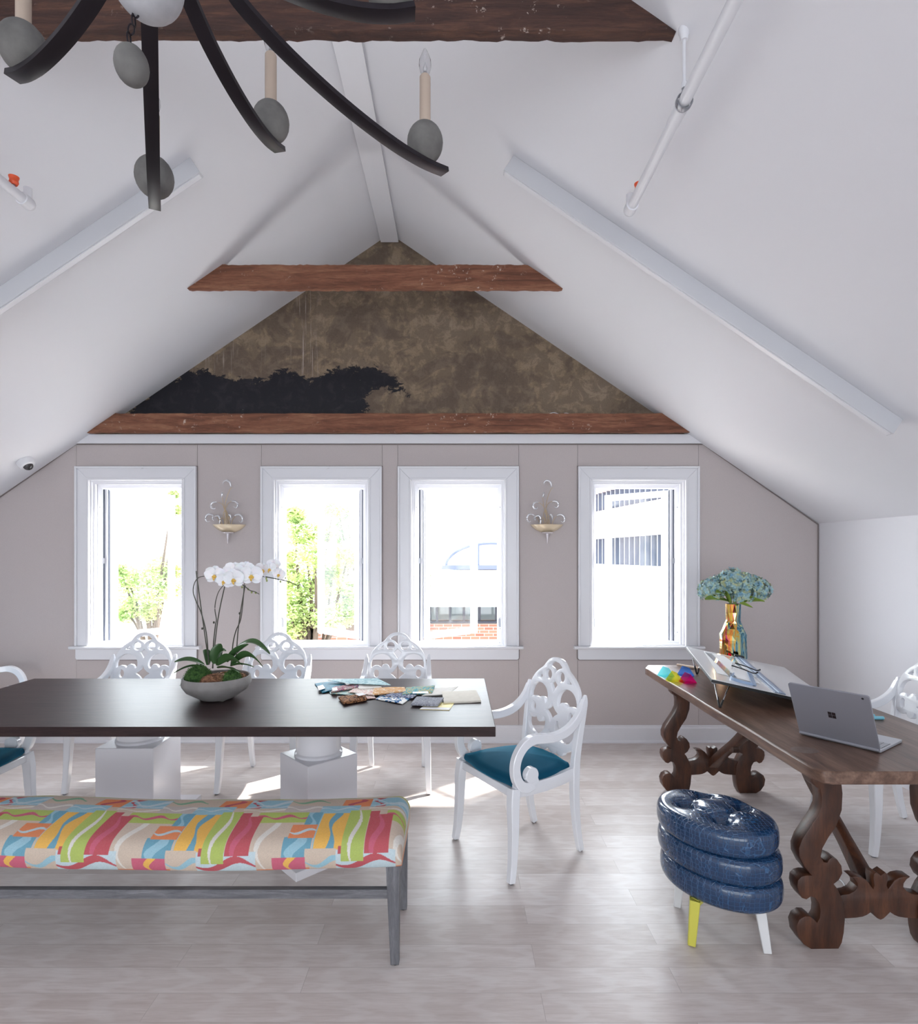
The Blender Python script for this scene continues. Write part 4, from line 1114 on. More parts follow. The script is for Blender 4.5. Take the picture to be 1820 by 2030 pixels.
def orchid_flower(parent, c, r, face=(0.1, -1, 0.05), roll=0.0):
    c = Vector(c); f = Vector(face).normalized(); R = f.to_track_quat('Z', 'Y').to_matrix() @ Matrix.Rotation(roll, 3, 'Z')
    m = MB()
    def petal(ang, ln, wd, off, cup):
        def g(u, v):
            t_ = v; w = wd*math.sin(PI*min(.06+.88*t_, 1))**.6*(u-.5)*2*.5
            x, y = w, ln*t_
            z = off+cup*ln*(t_**2)*.5+abs(u-.5)*2*wd*.10 + .03*ln*math.sin(u*9+t_*7)
            ca, sa = math.cos(ang), math.sin(ang)
            return c+R @ Vector((x*ca-y*sa, x*sa+y*ca, z))
        m.grid(g, 7, 9)
    for a in (0, 2.25, -2.25): petal(a, r*1.0, r*.95, -.002, -.15)
    for a in (1.25, -1.25): petal(a, r*1.08, r*1.35, .001, -.10)
    fl = obj('flower', m, M_petal, parent, world=True, smooth=80, recalc=False)
    m = MB()
    m.ball(c+R @ Vector((0, -.12*r, .22*r)), .17*r, 10, R, .8); m.ball(c+R @ Vector((.14*r, -.2*r, .18*r)), .12*r, 8); m.ball(c+R @ Vector((-.14*r, -.2*r, .18*r)), .12*r, 8)
    def lipg(u, v): return c+R @ Vector(((u-.5)*.3*r*(1-v*.6), -.15*r-.42*r*v, .12*r+.25*r*math.sin(v*2.6)))
    m.grid(lipg, 4, 6)
    obj('lip', m, M_lip, fl, world=True, smooth=60, recalc=False)
k_ = OY/F
plants = [
 dict(lab='white orchid plant on the left of the bowl, its stem bowed outward', base=(414,1322), stems=[[(414,1318,.0),(410,1262,.0),(404,1232,.0),(397,1210,.01),(388,1190,.01),(383,1172,.0),(386,1155,.0),(394,1145,.0),(405,1142,-.02),(416,1142,-.03)]], stake=[(412,1300),(400,1215),(389,1132)],
      fl=[((426,1140,-.04),18,(.15,-1,.0))], leaves=[((405,1318),(346,1312),.020,.040),((405,1322),(345,1334),.018,.036),((412,1318),(404,1288),.02,.055)], buds=[(401,1245)]),
 dict(lab='white orchid plant in the middle of the bowl with the big front blooms', base=(424,1325), stems=[[(422,1325,.0),(423,1280,.0),(427,1240,.0),(429,1228,.0),(426,1208,.01),(428,1190,.0),(434,1172,.0),(446,1157,-.01)], [(446,1157,-.02),(462,1152,-.03),(482,1160,-.02),(495,1170,-.01),(505,1173,-.01),(514,1178,-.01)]], stake=[(421,1325),(432,1228),(446,1160)],
      fl=[((445,1151,-.05),15,(.0,-1,-.1)), ((464,1147,-.07),19,(-.05,-1,-.15)), ((463,1133,-.03),19,(.1,-1,.3))], leaves=[((428,1316),(436,1276),.01,.075),((430,1318),(448,1290),.03,.06),((430,1318),(480,1318),.035,.060),((432,1324),(474,1333),.012,.050)], buds=[(480,1163),(492,1167),(499,1173),(507,1174),(424,1233)]),
 dict(lab='white orchid plant on the right of the bowl with the long budded spray', base=(455,1318), stems=[[(458,1318,.03),(462,1275,.03),(468,1250,.03),(476,1232,.02),(480,1210,.02),(483,1180,.02),(484,1160,.01),(490,1145,-.02)], [(490,1145,-.02),(515,1142,.0),(540,1146,.02),(560,1150,.02),(575,1154,.02),(588,1160,.02),(596,1160,.02),(605,1165,.02)]], stake=[(468,1310),(473,1240),(486,1160)],
      fl=[((499,1140,-.06),20,(.1,-1,-.02)), ((486,1128,-.01),16,(.0,-1,.4)), ((520,1130,.0),15,(.75,-.7,.2)), ((536,1128,.02),14,(-.4,-1,.2)), ((553,1138,.01),12,(.1,-1,-.1)), ((542,1120,.05),13,(.3,-1,.5))], leaves=[((450,1312),(492,1277),.012,.058),((470,1282),(535,1296),.045,.050),((460,1316),(521,1321),.055,.052),((458,1320),(503,1322),.012,.04)], buds=[(528,1146),(529,1150),(566,1145),(556,1152),(572,1154),(580,1156),(590,1162),(475,1215),(601,1160)])]
for pl in plants:
    b = O(*pl['base'])
    t = thing('orchid', pl['lab'], 'orchid', (b.x, b.y, OZ+.085), 0, 'white moth orchids in the concrete bowl')
    for st in pl['stems']:
        pts = spline([O(x, y, dy) for x, y, dy in st], 5); m = MB(); m.sweep(pts, lerp_list([.0034, .0030, .0024, .0016], len(pts)), n=7); obj('flower_stem', m, M_ostem, t, world=True, smooth=60)
    m = MB(); pts = spline([O(x, y, -.004) for x, y in pl['stake']], 5); m.sweep(pts, .0030, n=7); obj('stake', m, M_ostem, t, world=True, smooth=60)
    for (x, y, dy), r, fc in pl['fl']: orchid_flower(t, O(x, y, dy), r*k_*1.02, fc, random.uniform(-.3, .3))
    for i, (a, c, lf, wd) in enumerate(pl['leaves']):
        m = MB(); leaf_mb(m, O(*a), O(c[0], c[1], -.07 if c[1] > 1310 else -.01), lf, wd, [.5, -.4, .9, .3][i % 4]); obj('leaf', m, M_leaf, t, world=True, smooth=60)
    for x, y in pl['buds']:
        m = MB(); m.ball(O(x, y+1, -.004), .0055 if x < 560 else .0042, 10, None, 1.3); obj('bud', m, M_bud if x > 470 and y < 1180 else M_ostem, t, world=True)

# ------------------------------------------------------------------ fabric swatches on the table
def swatch_mat(name, cols, scale, rough=0.85, stretch=(1,1,1), dist=1.5, sharp=True):
    n = NT(name); f = n.noise(n.coord(stretch), scale, 3, 0.6, dist)
    k = len(cols); st = [(0.30+0.40*i/max(k-1, 1), srgb(*c)) for i, c in enumerate(cols)]
    n.set(color=n.ramp(f, st, 'CONSTANT' if sharp else 'LINEAR'), rough=rough, spec=0.2); return n.m
def swatch(corners, z0, th, mat, label, rise=None, name='fabric_swatch', tagm=None, wob=.003, folded=0.0):
    """cloth piece on the tabletop; corners are its four corners where they lie"""
    z0 = .7606+z0
    c = [T(x, y, z0+th) for x, y in corners]; rise = rise or (0, 0, 0, 0)
    nu, nv = 14, 10
    sd = random.uniform(0, 9)
    def surf(u, v):
        p = c[0]*(1-u)*(1-v)+c[1]*u*(1-v)+c[2]*u*v+c[3]*(1-u)*v
        rz = rise[0]*(1-u)*(1-v)+rise[1]*u*(1-v)+rise[2]*u*v+rise[3]*(1-u)*v
        return Vector((p.x, p.y, rz+wob*(math.sin(u*5+sd)+math.sin(v*4+sd*2))*.5*math.sin(PI*u)**.5 + wob*.5))
    m = MB(); vs = []; 
    for k in (0, 1):
        for j in range(nv):
            for i in range(nu):
                p = surf(i/(nu-1), j/(nv-1)); 
                ed = min(i, nu-1-i, j, nv-1-j)
                zz = z0+p.z*(1.0)+(th*(1.0 if ed > 0 else .75) if k else 0.0)
                vs.append((p.x, p.y, max(zz, z0)))
    N = nu*nv; fs = []
    for j in range(nv-1):
        for i in range(nu-1):
            a = j*nu+i; fs.append((N+a, N+a+1, N+a+nu+1, N+a+nu)); fs.append((a, a+nu, a+nu+1, a+1))
    for i in range(nu-1):
        fs.append((i, i+1, N+i+1, N+i)); a = (nv-1)*nu+i; fs.append((a, N+a, N+a+1, a+1))
    for j in range(nv-1):
        a = j*nu; fs.append((a, N+a, N+a+nu, a+nu)); a += nu-1; fs.append((a, a+nu, N+a+nu, N+a))
    m.add(vs, fs)
    o = obj(name, m, mat, smooth=50)
    tag(o, label, 'fabric swatch' if name == 'fabric_swatch' else name.replace('_', ' '), 'fabric samples scattered on the dining table' if name == 'fabric_swatch' else None)
    if tagm:
        q = [T(x, y, z0+th+.012) for x, y in tagm]; mm = MB(); mm.extr([Vector((p.x, p.y, z0+th+.010)) for p in q], (0, 0, .001))
        me = mesh_of(mm, 'paper_tag'); me.transform(Matrix.Translation(-Vector(o.location))); me.materials.append(M_paper)
        oo = bpy.data.objects.new('paper_tag', me); COL.objects.link(oo); oo.parent = o
    return o
M_paper = simple('white_paper', srgb(244, 244, 244), 0.7)
S_teal = swatch_mat('teal_ribbed_fabric', [(0, 84, 110), (20, 130, 160), (60, 170, 196)], 60, 0.6, (1, 4, 1))
S_aqua = swatch_mat('aqua_mottled_fabric', [(150, 186, 194), (190, 214, 216), (214, 228, 228)], 26, 0.7)
S_pais = swatch_mat('paisley_fabric', [(60, 88, 120), (170, 80, 110), (214, 190, 180), (70, 130, 150), (150, 110, 130)], 60)
S_light = swatch_mat('pale_floral_fabric', [(236, 226, 214), (244, 240, 232), (220, 170, 160), (240, 236, 228), (190, 210, 205)], 45)
S_water = swatch_mat('watercolour_fabric', [(238, 232, 196), (206, 226, 220), (160, 206, 204), (236, 236, 230), (232, 196, 170)], 22)
S_leo = swatch_mat('leopard_velvet', [(30, 20, 18), (60, 36, 26), (196, 140, 96), (40, 26, 22), (214, 166, 124)], 90)
S_tan = swatch_mat('tan_tile_fabric', [(214, 160, 108), (222, 176, 128), (240, 226, 206), (216, 164, 116)], 28)
S_blue = swatch_mat('blue_wave_fabric', [(240, 240, 236), (244, 244, 240), (30, 90, 150), (60, 140, 180), (240, 240, 238)], 20)
S_turq = swatch_mat('turquoise_floral_fabric', [(40, 120, 144), (70, 170, 184), (206, 178, 110), (90, 180, 190), (196, 120, 140)], 52)
S_grey = swatch_mat('grey_tweed_fabric', [(96, 100, 112), (150, 152, 160), (190, 192, 200), (110, 114, 126)], 160)
S_cream = swatch_mat('cream_fabric', [(226, 220, 206), (236, 230, 218)], 12, sharp=False)
S_cream2 = swatch_mat('ivory_fabric', [(234, 230, 222), (242, 238, 232)], 12, sharp=False)
S_navy = swatch_mat('navy_backed_fabric', [(40, 44, 70), (120, 130, 160), (210, 214, 222), (60, 64, 90)], 40)
swatch([(639,1373),(690,1364),(676,1351),(624,1355)], .000, .006, S_teal, 'ribbed teal fabric sample with a white tag, at the left end of the samples', (0, .010, .012, .0), tagm=[(632,1368),(645,1364),(640,1357),(629,1360)])
swatch([(655,1375),(735,1381),(738,1369),(650,1366)], .000, .004, S_water, 'pale yellow and aqua watercolour fabric sample under the leopard print one')
swatch([(700,1390),(745,1384),(738,1374),(690,1378)], .001, .003, S_light, 'plain white floral fabric sample sticking out right of the leopard print roll')
swatch([(656,1372),(712,1362),(708,1355),(660,1362)], .008, .008, S_pais, 'folded purple and blue paisley fabric sample beside the teal one', (.0, .006, .006, .0), tagm=[(659,1369),(670,1368),(668,1362),(658,1363)])
swatch([(690,1372),(742,1378),(756,1366),(705,1362)], .009, .004, S_light, 'pale pink floral fabric sample in the middle of the heap')
swatch([(712,1365),(757,1362),(752,1357),(706,1357)], .013, .006, S_cream2, 'narrow cream fabric roll under the aqua sheet')
swatch([(690,1356),(775,1358),(748,1346),(650,1348)], .024, .003, S_aqua, 'large mottled aqua fabric sheet at the back of the samples', (.004, .0, .004, .0))
swatch([(681,1391),(728,1383),(722,1374),(671,1380)], .004, .016, S_leo, 'brown leopard print velvet swatch folded thick, nearest the orchid side', tagm=[(712,1379),(726,1376),(718,1373),(703,1375)])
swatch([(738,1376),(805,1370),(802,1363),(742,1364)], .010, .008, S_tan, 'tan fabric sample with rust stripes in the middle of the samples', (.0, .002, .004, .0))
swatch([(745,1385),(798,1395),(818,1381),(758,1376)], .000, .005, S_blue, 'white fabric sample with a blue wave motif at the front edge')
swatch([(765,1379),(818,1383),(828,1376),(770,1371)], .006, .005, S_navy, 'folded navy and grey fabric sample over the blue wave one')
swatch([(797,1376),(857,1374),(862,1362),(806,1362)], .006, .010, S_turq, 'turquoise floral fabric sample with gold flowers, right of the tan one', (.0, .004, .012, .0), tagm=[(818,1374),(850,1374),(848,1370),(818,1371)])
swatch([(836,1380),(890,1376),(908,1364),(862,1366)], .004, .006, S_cream2, 'ivory fabric sample folded over the edge of the cream one', (.002, .004, .010, .004))
swatch([(880,1391),(954,1388),(944,1369),(876,1372)], .000, .012, S_cream, 'thick folded cream fabric sample at the right end of the samples', (.0, .0, .004, .006))
swatch([(815,1394),(868,1396),(880,1382),(826,1380)], .004, .014, S_grey, 'folded grey tweed fabric sample, just behind the yellow card')
o = swatch([(832,1406),(891,1408),(901,1393),(848,1392)], .000, .0015, simple('yellow_card', srgb(246, 228, 146), 0.6), 'pale yellow card with a white border lying at the front of the fabric samples', None, 'card', wob=0)
mm = MB(); q = [T(x, y, .7625) for x, y in ((832,1405.6),(891,1407.6),(893.5,1403),(837,1401.5))]; mm.extr(q, (0, 0, .0005)); me = mesh_of(mm, 'card_border'); me.transform(Matrix.Translation(-Vector(o.location))); me.materials.append(M_paper); oo = bpy.data.objects.new('card_border', me); COL.objects.link(oo); oo.parent = o

# ------------------------------------------------------------------ things on the trestle desk
DZ = .7702
# drafting board
M_board = NT('white_drafting_board'); M_board.set(color=srgb(226, 227, 230), rough=0.25, coat=0.3); M_board = M_board.m
M_edge = simple('black_edge_band', srgb(24, 25, 28), 0.5)
M_chrome = NT('chrome_wire'); M_chrome.set(color=srgb(210, 210, 214), rough=0.15, metal=1.0); M_chrome = M_chrome.m
A0 = Vector((1.320, 3.000, .905)); A1 = Vector((1.530, 3.860, .935)); uu = (A1-A0); ww = uu.length; uu.normalize()
B0 = Vector((1.900, 2.850, .792)); vv = (B0-A0); vv = (vv-uu*vv.dot(uu)); hh = .60; vv.normalize(); nn_ = vv.cross(uu); nn_ = nn_ if nn_.z > 0 else -nn_
def BP(a, b, c=0.0): return A0+uu*a+vv*b+nn_*c
t = thing('drafting_board', 'tilted white portable drafting board with black edge on wire legs, on the trestle desk', 'drawing board', (A0.x+.2, A0.y+.3, DZ))
m = MB(); m.extr([BP(0,0,.001), BP(ww,0,.001), BP(ww,hh,.001), BP(0,hh,.001)], nn_*.003); board_ = obj('drawing_surface', m, M_board, t, world=True, smooth=0)
m = MB(); m.extr([BP(0,0,-.014), BP(ww,0,-.014), BP(ww,hh,-.014), BP(0,hh,-.014)], nn_*.0150); obj('board_core', m, M_edge, t, world=True, smooth=0, bevel=.001)
for a in (.05, ww-.05):
    foot = Vector((T(1430, 1404, DZ+.003).x, 2.955, DZ+.004)) if a < .3 else Vector((1.566, 3.78, DZ+.004))
    p0 = BP(a+.005, .025, -.015); p1 = BP(a+.010, .105, -.015)
    m = MB(); m.sweep(spline([p0, p0*.5+foot*.5+Vector((-.002, 0, 0)), foot+Vector((-.004, -.002, .008)), foot+Vector((.004, .002, .001)), foot+Vector((.010, .005, .010)), p1*.5+foot*.5, p1], 6), .0032, n=8, up=(0.2, 1, 0.1))
    lg = obj('wire_leg', m, M_chrome, t, world=True, smooth=60)
    m = MB(); q0 = foot+(p0-foot)*.38; q1 = foot+(p1-foot)*.30
    m.sweep(spline([q0, foot+Vector((-.004, -.002, .008)), foot+Vector((.004, .002, .001)), foot+Vector((.010, .005, .010)), q1], 6), .0052, n=8, up=(0.2, 1, 0.1)); obj('rubber_sleeve', m, M_blackplastic, lg, world=True, smooth=60)
    m = MB(); m.box(tuple(BP(a, .03, -.020)), (.03, .02, .012)); obj('bracket', m, M_steel, t, world=True, smooth=0)
for a, b, s_ in ((.10, .52, 1), (ww-.1, .52, 1)):
    m = MB(); p = BP(a, b, -.015); m.sweep([p, Vector((p.x, p.y, DZ+.001))], .008, n=10)
    if p.z > DZ+.004: obj('rubber_foot', m, M_blackplastic, t, world=True)
M_parallel = simple('blue_grey_rule', srgb(132, 150, 176), 0.3)
m = MB(); m.extr([BP(.0,.300,.0055), BP(ww,.300,.0055), BP(ww,.352,.0055), BP(0,.352,.0055)], nn_*.004); pb = obj('parallel_rule', m, M_parallel, t, world=True, smooth=0)
m = MB(); m.extr([BP(.0,.318,.0096), BP(ww,.318,.0096), BP(ww,.334,.0096), BP(0,.334,.0096)], nn_*.003); obj('rule_grip', m, simple('pale_blue_rule', srgb(176, 192, 214), 0.3), pb, world=True, smooth=0)
m = MB(); m.extr([BP(ww-.012,.296,.006), BP(ww+.014,.296,.006), BP(ww+.014,.356,.006), BP(ww-.012,.356,.006)], nn_*.014); obj('end_cap', m, M_blackplastic, pb, world=True, smooth=0, bevel=.002)

M_sheet = clear_glass('clear_acrylic', (.93, .95, .97, 1), 0.35)
def strip(name, a0, b0, a1, b1, w, c, th, mat, lab, cat, ticks=False, group=None):
    p = BP(a0, b0, c); q = BP(a1, b1, c); d = (q-p).normalized(); s = d.cross(nn_).normalized()*w
    m = MB(); m.extr([p, q, q+s, p+s], nn_*th); o = obj(name, m, mat, smooth=0); tag(o, lab, cat, group)
    if ticks:
        mm = MB(); L_ = (q-p).length; k = 0; x = .01
        while x < L_-.01:
            h_ = w*(.30 if k % 5 == 0 else .16); a = p+d*x+nn_*(th+.0002); e = s.normalized()
            mm.extr([a+e*.002, a+d*.0009+e*.002, a+d*.0009+e*h_, a+e*h_], nn_*.0002); x += .008; k += 1
        me = mesh_of(mm, 'scale_marks'); me.transform(Matrix.Translation(-Vector(o.location))); me.materials.append(M_mark)
        oo = bpy.data.objects.new('scale_marks', me); COL.objects.link(oo); oo.parent = o
    return o
M_mark = simple('scale_ink', srgb(110, 120, 140), 0.6)
m = MB(); m.extr([BP(.18,.06,.0056), BP(.84,.10,.0056), BP(.80,.288,.0056), BP(.14,.270,.0056)], nn_*.0006); tag(obj('drawing_sheet', m, M_paper, smooth=0), 'white drawing paper sheet lying on the drafting board', 'paper')
strip('ruler', .16, .115, .80, .10, .042, .0065, .002, M_sheet, 'clear plastic ruler with tick marks along the sheet on the drafting board', 'ruler', True)
strip('flexible_curve', .055, .205, .40, .262, .022, .0072, .006, simple('blue_grey_vinyl', srgb(150, 172, 200), .35), 'blue-grey bendable drafting curve at the near edge of the drafting board', 'drafting tool', True)
m = MB(); pts = spline([BP(.055,.21,.010), BP(.060,.15,.010), BP(.10,.115,.010), BP(.17,.13,.010), BP(.235,.155,.010)], 6); m.sweep(pts, (.005, .018), up=tuple(nn_)); 
cv = bpy.data.objects['flexible_curve']; me = mesh_of(m, 'bent_end'); me.transform(Matrix.Translation(-Vector(cv.location))); me.materials.append(bpy.data.materials['blue_grey_vinyl']); oo = bpy.data.objects.new('bent_end', me); COL.objects.link(oo); oo.parent = cv
m = MB(); m.extr([BP(.46,.255,.0068), BP(.82,.22,.0068), BP(.82,.286,.0068)], nn_*.002); tag(obj('set_square', m, M_sheet, smooth=0), 'clear triangular set square near the far end of the drafting board', 'set square')

# reading glasses
g0 = BP(.36, .165, .012)
t = thing('glasses', 'pair of reading glasses with dark temples lying open on the drafting board', 'glasses', g0)
xd = (vv*.35+uu*.94).normalized(); td = (vv*.94-uu*.34).normalized()
for k in (0, 1):
    c = g0+xd*(.034+.064*k)+nn_*.014; ring = [c+xd*.026*math.cos(a)+nn_*.018*math.sin(a) for a in [2*PI*i/22 for i in range(22)]]
    m = MB(); m.sweep(ring, .0022, n=6, closed=True, up=tuple(td)); rim = obj('rim', m, simple('white_frame_plastic', srgb(238, 236, 236), .2), t, world=True, smooth=60)
    m = MB(); m.add([c]+ring, [(0, i+1, (i+1) % 22+1) for i in range(22)]); obj('lens', m, M_clear, rim, world=True, recalc=False)
    e = g0+xd*(.006+.120*k)+nn_*.020
    m = MB(); m.sweep(spline([e, e+td*.06-nn_*.003, e+td*.115-nn_*.010, e+td*.135-nn_*.002+xd*.015], 6), lerp_list([(.0045, .007), (.004, .006), (.004, .006), (.005, .008)], 19), up=tuple(nn_)); obj('temple', m, M_blackplastic, t, world=True)
m = MB(); m.sweep([g0+xd*.060+nn_*.018, g0+xd*.066+nn_*.021, g0+xd*.072+nn_*.018], .002, n=6); obj('bridge', m, bpy.data.materials['white_frame_plastic'], t, world=True)

# colour prisms
def tint(name, c): 
    n = NT(name); n.n.remove(n.b)
    tr = n.new('ShaderNodeBsdfTransparent'); gl = n.new('ShaderNodeBsdfGlossy'); di = n.new('ShaderNodeBsdfTranslucent'); tr.inputs[0].default_value = c; di.inputs[0].default_value = c; gl.inputs['Roughness'].default_value = .05
    a = n.new('ShaderNodeMixShader'); a.inputs[0].default_value = .15; n.link(tr.outputs[0], a.inputs[1]); n.link(di.outputs[0], a.inputs[2])
    b = n.new('ShaderNodeMixShader'); b.inputs[0].default_value = .07; n.link(a.outputs[0], b.inputs[1]); n.link(gl.outputs[0], b.inputs[2])
    n.link(b.outputs[0], n.n['Material Output'].inputs[0]); return n.m
for px, py, c, lab, rot in ((1326, 1342, (.45, .92, .95, 1), 'clear cyan acrylic triangle prism, leftmost of the four on the trestle desk', .25), (1342, 1352, (.98, .92, .25, 1), 'yellow acrylic triangle prism in front of the cyan one', .1),
                            (1366, 1341, (.30, .55, .98, 1), 'blue acrylic triangle prism behind the magenta one', .3), (1369, 1355, (.98, .12, .50, 1), 'magenta acrylic triangle prism, nearest of the four colour prisms', .15)):
    b = T(px, py, DZ); m = MB(); d = Vector((math.cos(rot), math.sin(rot), 0)); e = Vector((-d.y, d.x, 0))*.105+Vector((d.x*.0, 0, 0)); w = .044; h = .058
    m.extr([b-d*w+Vector((0,0,.0004)), b+d*w+Vector((0,0,.0004)), b+Vector((0, 0, h))], e*.62)
    tag(obj('prism', m, tint('acrylic_'+lab.split()[0 if 'clear' not in lab else 1], c), smooth=0, bevel=.0012), lab, 'acrylic prism', 'colour prisms on the desk')

# pencil-like roller
a = Vector((1.545, 4.06, DZ+.011)); b = Vector((1.665, 3.90, DZ+.011)); dd = (b-a).normalized()
t = thing('paintbrush', 'long pale wooden brush lying at the far end of the trestle desk', 'brush', a)
m = MB(); m.sweep([a, a+dd*.20, a+dd*.24], [.0085, .0085, .007], n=14); obj('handle', m, simple('pale_birch', srgb(214, 190, 168), .5), t, world=True)
m = MB(); m.sweep([a+dd*.24, a+dd*.29], [.0072, .0072], n=12); obj('ferrule', m, M_steel, t, world=True)
m = MB(); m.sweep([a+dd*.29, a+dd*.34, a+dd*.37], [.007, .005, .001], n=10); obj('bristles', m, M_blackplastic, t, world=True)
c = Vector((1.60, 3.97, DZ+.003)); m = MB(); ring = [c+Vector((.022*math.cos(q), .022*math.sin(q), 0)) for q in [2*PI*i/20 for i in range(20)]]; m.sweep(ring, .0022, n=6, closed=True)
m.sweep([c+Vector((.022, 0, 0)), c+Vector((.05, -.012, .0))], .002, n=6); tag(obj('wire_ring', m, M_steel), 'small steel wire ring lying beside the brush on the desk', 'ring')

# laptop
M_alu = NT('silver_magnesium'); M_alu.set(color=srgb(148, 148, 156), rough=0.42, metal=0.35); M_alu = M_alu.m
M_aludeck = NT('light_keyboard_deck'); M_aludeck.set(color=srgb(190, 192, 198), rough=0.4, metal=0.3); M_aludeck = M_aludeck.m
h0 = T(1585, 1454, DZ+.004); h1 = T(1745, 1492, DZ+.004); hv = (h1-h0); lw = hv.length; hv.normalize(); bd = Vector((-hv.y, hv.x, 0)); bd = bd if bd.x > 0 else -bd
ld = (-bd*math.sin(math.radians(25))+Vector((0, 0, math.cos(math.radians(25))))).normalized(); lnm = ld.cross(hv).normalized(); lnm = lnm if lnm.dot(bd) > 0 else -lnm
t = thing('laptop', 'open silver laptop with a four-square window logo, seen from behind on the desk', 'laptop', h0)
def rr4(o, x, y, w, h, r, k=5):
    out = []
    for cx, cy, a0 in ((w-r, r, -90), (w-r, h-r, 0), (r, h-r, 90), (r, r, 180)):
        for i in range(k+1):
            a = math.radians(a0+90*i/k); out.append(o+x*(cx+r*math.cos(a))+y*(cy+r*math.sin(a)))
    return out
m = MB(); m.extr(rr4(h0+Vector((0,0,.006)), hv, ld, lw, .252, .010), lnm*.0075); lid = obj('lid', m, M_alu, t, world=True, smooth=20, bevel=.0012)
m = MB(); m.extr(rr4(h0+Vector((0,0,.006))+lnm*.0076+hv*.008+ld*.012, hv, ld, lw-.016, .228, .004), lnm*.0006); obj('screen', m, simple('dark_screen', srgb(14, 15, 18), .1), lid, world=True, smooth=0)
m = MB(); c = h0+Vector((0,0,.006))+hv*lw*.5+ld*.128-lnm*.0004; q = .0135
for a in (-1, 0):
    for b in (-1, 0):
        p = c+hv*(a*(q+.0012)+.0006)+ld*(b*(q+.0012)+.0006); m.extr([p, p+hv*q, p+hv*q+ld*q, p+ld*q], -lnm*.0004)
lg = obj('logo', m, simple('dark_mirror_logo', srgb(70, 62, 66), .2, metal=.6), lid, world=True, smooth=0); lg['label'] = 'dark four-square window logo'
m = MB(); Mq = (-lnm).to_track_quat('Z', 'Y').to_matrix(); m.lathe([(.0, .0012), (.0042, .0010), (.0046, .0)][::-1], h0+Vector((0,0,.006))+hv*(lw-.024)+ld*.237-lnm*.0002, 16, Mq); obj('rear_camera', m, M_blackplastic, lid, world=True)
m = MB(); m.extr(rr4(h0+bd*.004-Vector((0,0,.0025)), hv, bd, lw, .232, .008), (0, 0, .010)); base = obj('keyboard_base', m, M_aludeck, t, world=True, smooth=20, bevel=.001)
m = MB(); m.sweep([h0+hv*.002+Vector((0,0,.007)), h1-hv*.002+Vector((0,0,.007))], .0072, n=14); obj('hinge', m, M_alu, t, world=True)
m = MB(); kz = Vector((0, 0, .0078))
for r_ in range(5):
    for k in range(13):
        p = h0+bd*(.034+r_*.0185)+hv*(.018+k*.0211)+kz; m.extr([p, p+hv*.0185, p+hv*.0185+bd*.0158, p+bd*.0158], (0, 0, .0012))
obj('keys', m, simple('key_grey', srgb(172, 174, 180), .5), base, world=True, smooth=0)
m = MB(); p = h0+bd*.031+hv*.014+Vector((0,0,.0076)); m.extr([p, p+hv*.278, p+hv*.278+bd*.097, p+bd*.097], (0, 0, .0003)); obj('key_well', m, M_blackplastic, base, world=True, smooth=0)
m = MB(); p = h0+bd*.146+hv*.100+Vector((0,0,.0076)); m.extr([p, p+hv*.105, p+hv*.105+bd*.070, p+bd*.070], (0, 0, .0004)); obj('trackpad', m, simple('trackpad_grey', srgb(200, 202, 208), .3), base, world=True, smooth=0)

# blue markers
M_mk = simple('sky_blue_marker', srgb(130, 200, 220), .35)
for k, (x, y, lab) in enumerate(((2.00, 2.745, 'light blue marker pen beside the laptop, the nearer of two'), (1.985, 2.785, 'light blue marker pen beside the laptop, the farther of two'))):
    a = Vector((x+.02, y-.004, DZ+.0085)); d = Vector((-.985, .12, 0)).normalized()
    t = thing('marker_pen', lab, 'pen', a, 0, 'blue markers behind the laptop')
    m = MB(); m.sweep([a, a+d*.003, a+d*.045, a+d*.046], [.005, .0085, .0085, .008], n=16); obj('cap', m, M_mk, t, world=True)
    m = MB(); m.sweep([a+d*.046, a+d*.125, a+d*.128], [.0075, .0075, .005], n=16); obj('barrel', m, M_mk, t, world=True)

# ------------------------------------------------------------------ vase of hydrangeas
def vase_mat():
    n = NT('iridescent_mirror_glaze'); f = n.noise(n.coord((38, 38, 2.2)), 1.0, 4, 0.6, 1.5); g = n.noise(n.coord((1, 1, 1)), 7, 2)
    sx = n.new('ShaderNodeSeparateXYZ'); tc = n.new('ShaderNodeTexCoord'); n.link(tc.outputs['Object'], sx.inputs[0])
    ff = n.math('ADD', f, n.math('MULTIPLY', n.math('ADD', sx.outputs[0], 0.0), 1.6))
    col = n.ramp(ff, [(0.26, srgb(226, 70, 150)), (0.36, srgb(240, 130, 70)), (0.43, srgb(244, 200, 84)), (0.50, srgb(196, 206, 150)), (0.56, srgb(96, 160, 190)), (0.62, srgb(44, 60, 76)), (0.68, srgb(140, 190, 196)), (0.76, srgb(226, 196, 104))])
    n.set(color=col, rough=.07, metal=1.0); return n.m
VXc, VYc = 1.872, 3.925
t = thing('vase', 'tall faceted vase with iridescent gold, pink and blue mirror glaze, behind the drafting board', 'vase', (VXc, VYc, DZ))
pr = [(.070, .0), (.078, .006), (.083, .10), (.083, .225), (.080, .262), (.066, .305), (.049, .345), (.045, .365), (.046, .42), (.048, .482), (.043, .482), (.040, .36), (.0, .35)]
m = MB(); nf = 12; vs = []
for j, (r, z) in enumerate(pr):
    for k in range(nf):
        a = 2*PI*(k+.5*(j % 2))/nf; rr_ = r*(1+.05*((k+j) % 2)); vs.append((VXc+rr_*math.cos(a), VYc+rr_*math.sin(a), DZ+z*.93))
fs = []
for j in range(len(pr)-1):
    for k in range(nf):
        a, b, c_, d_ = j*nf+k, j*nf+(k+1) % nf, (j+1)*nf+(k+1) % nf, (j+1)*nf+k
        fs += ([(a, b, d_), (b, c_, d_)] if j % 2 == 0 else [(a, b, c_), (a, c_, d_)])
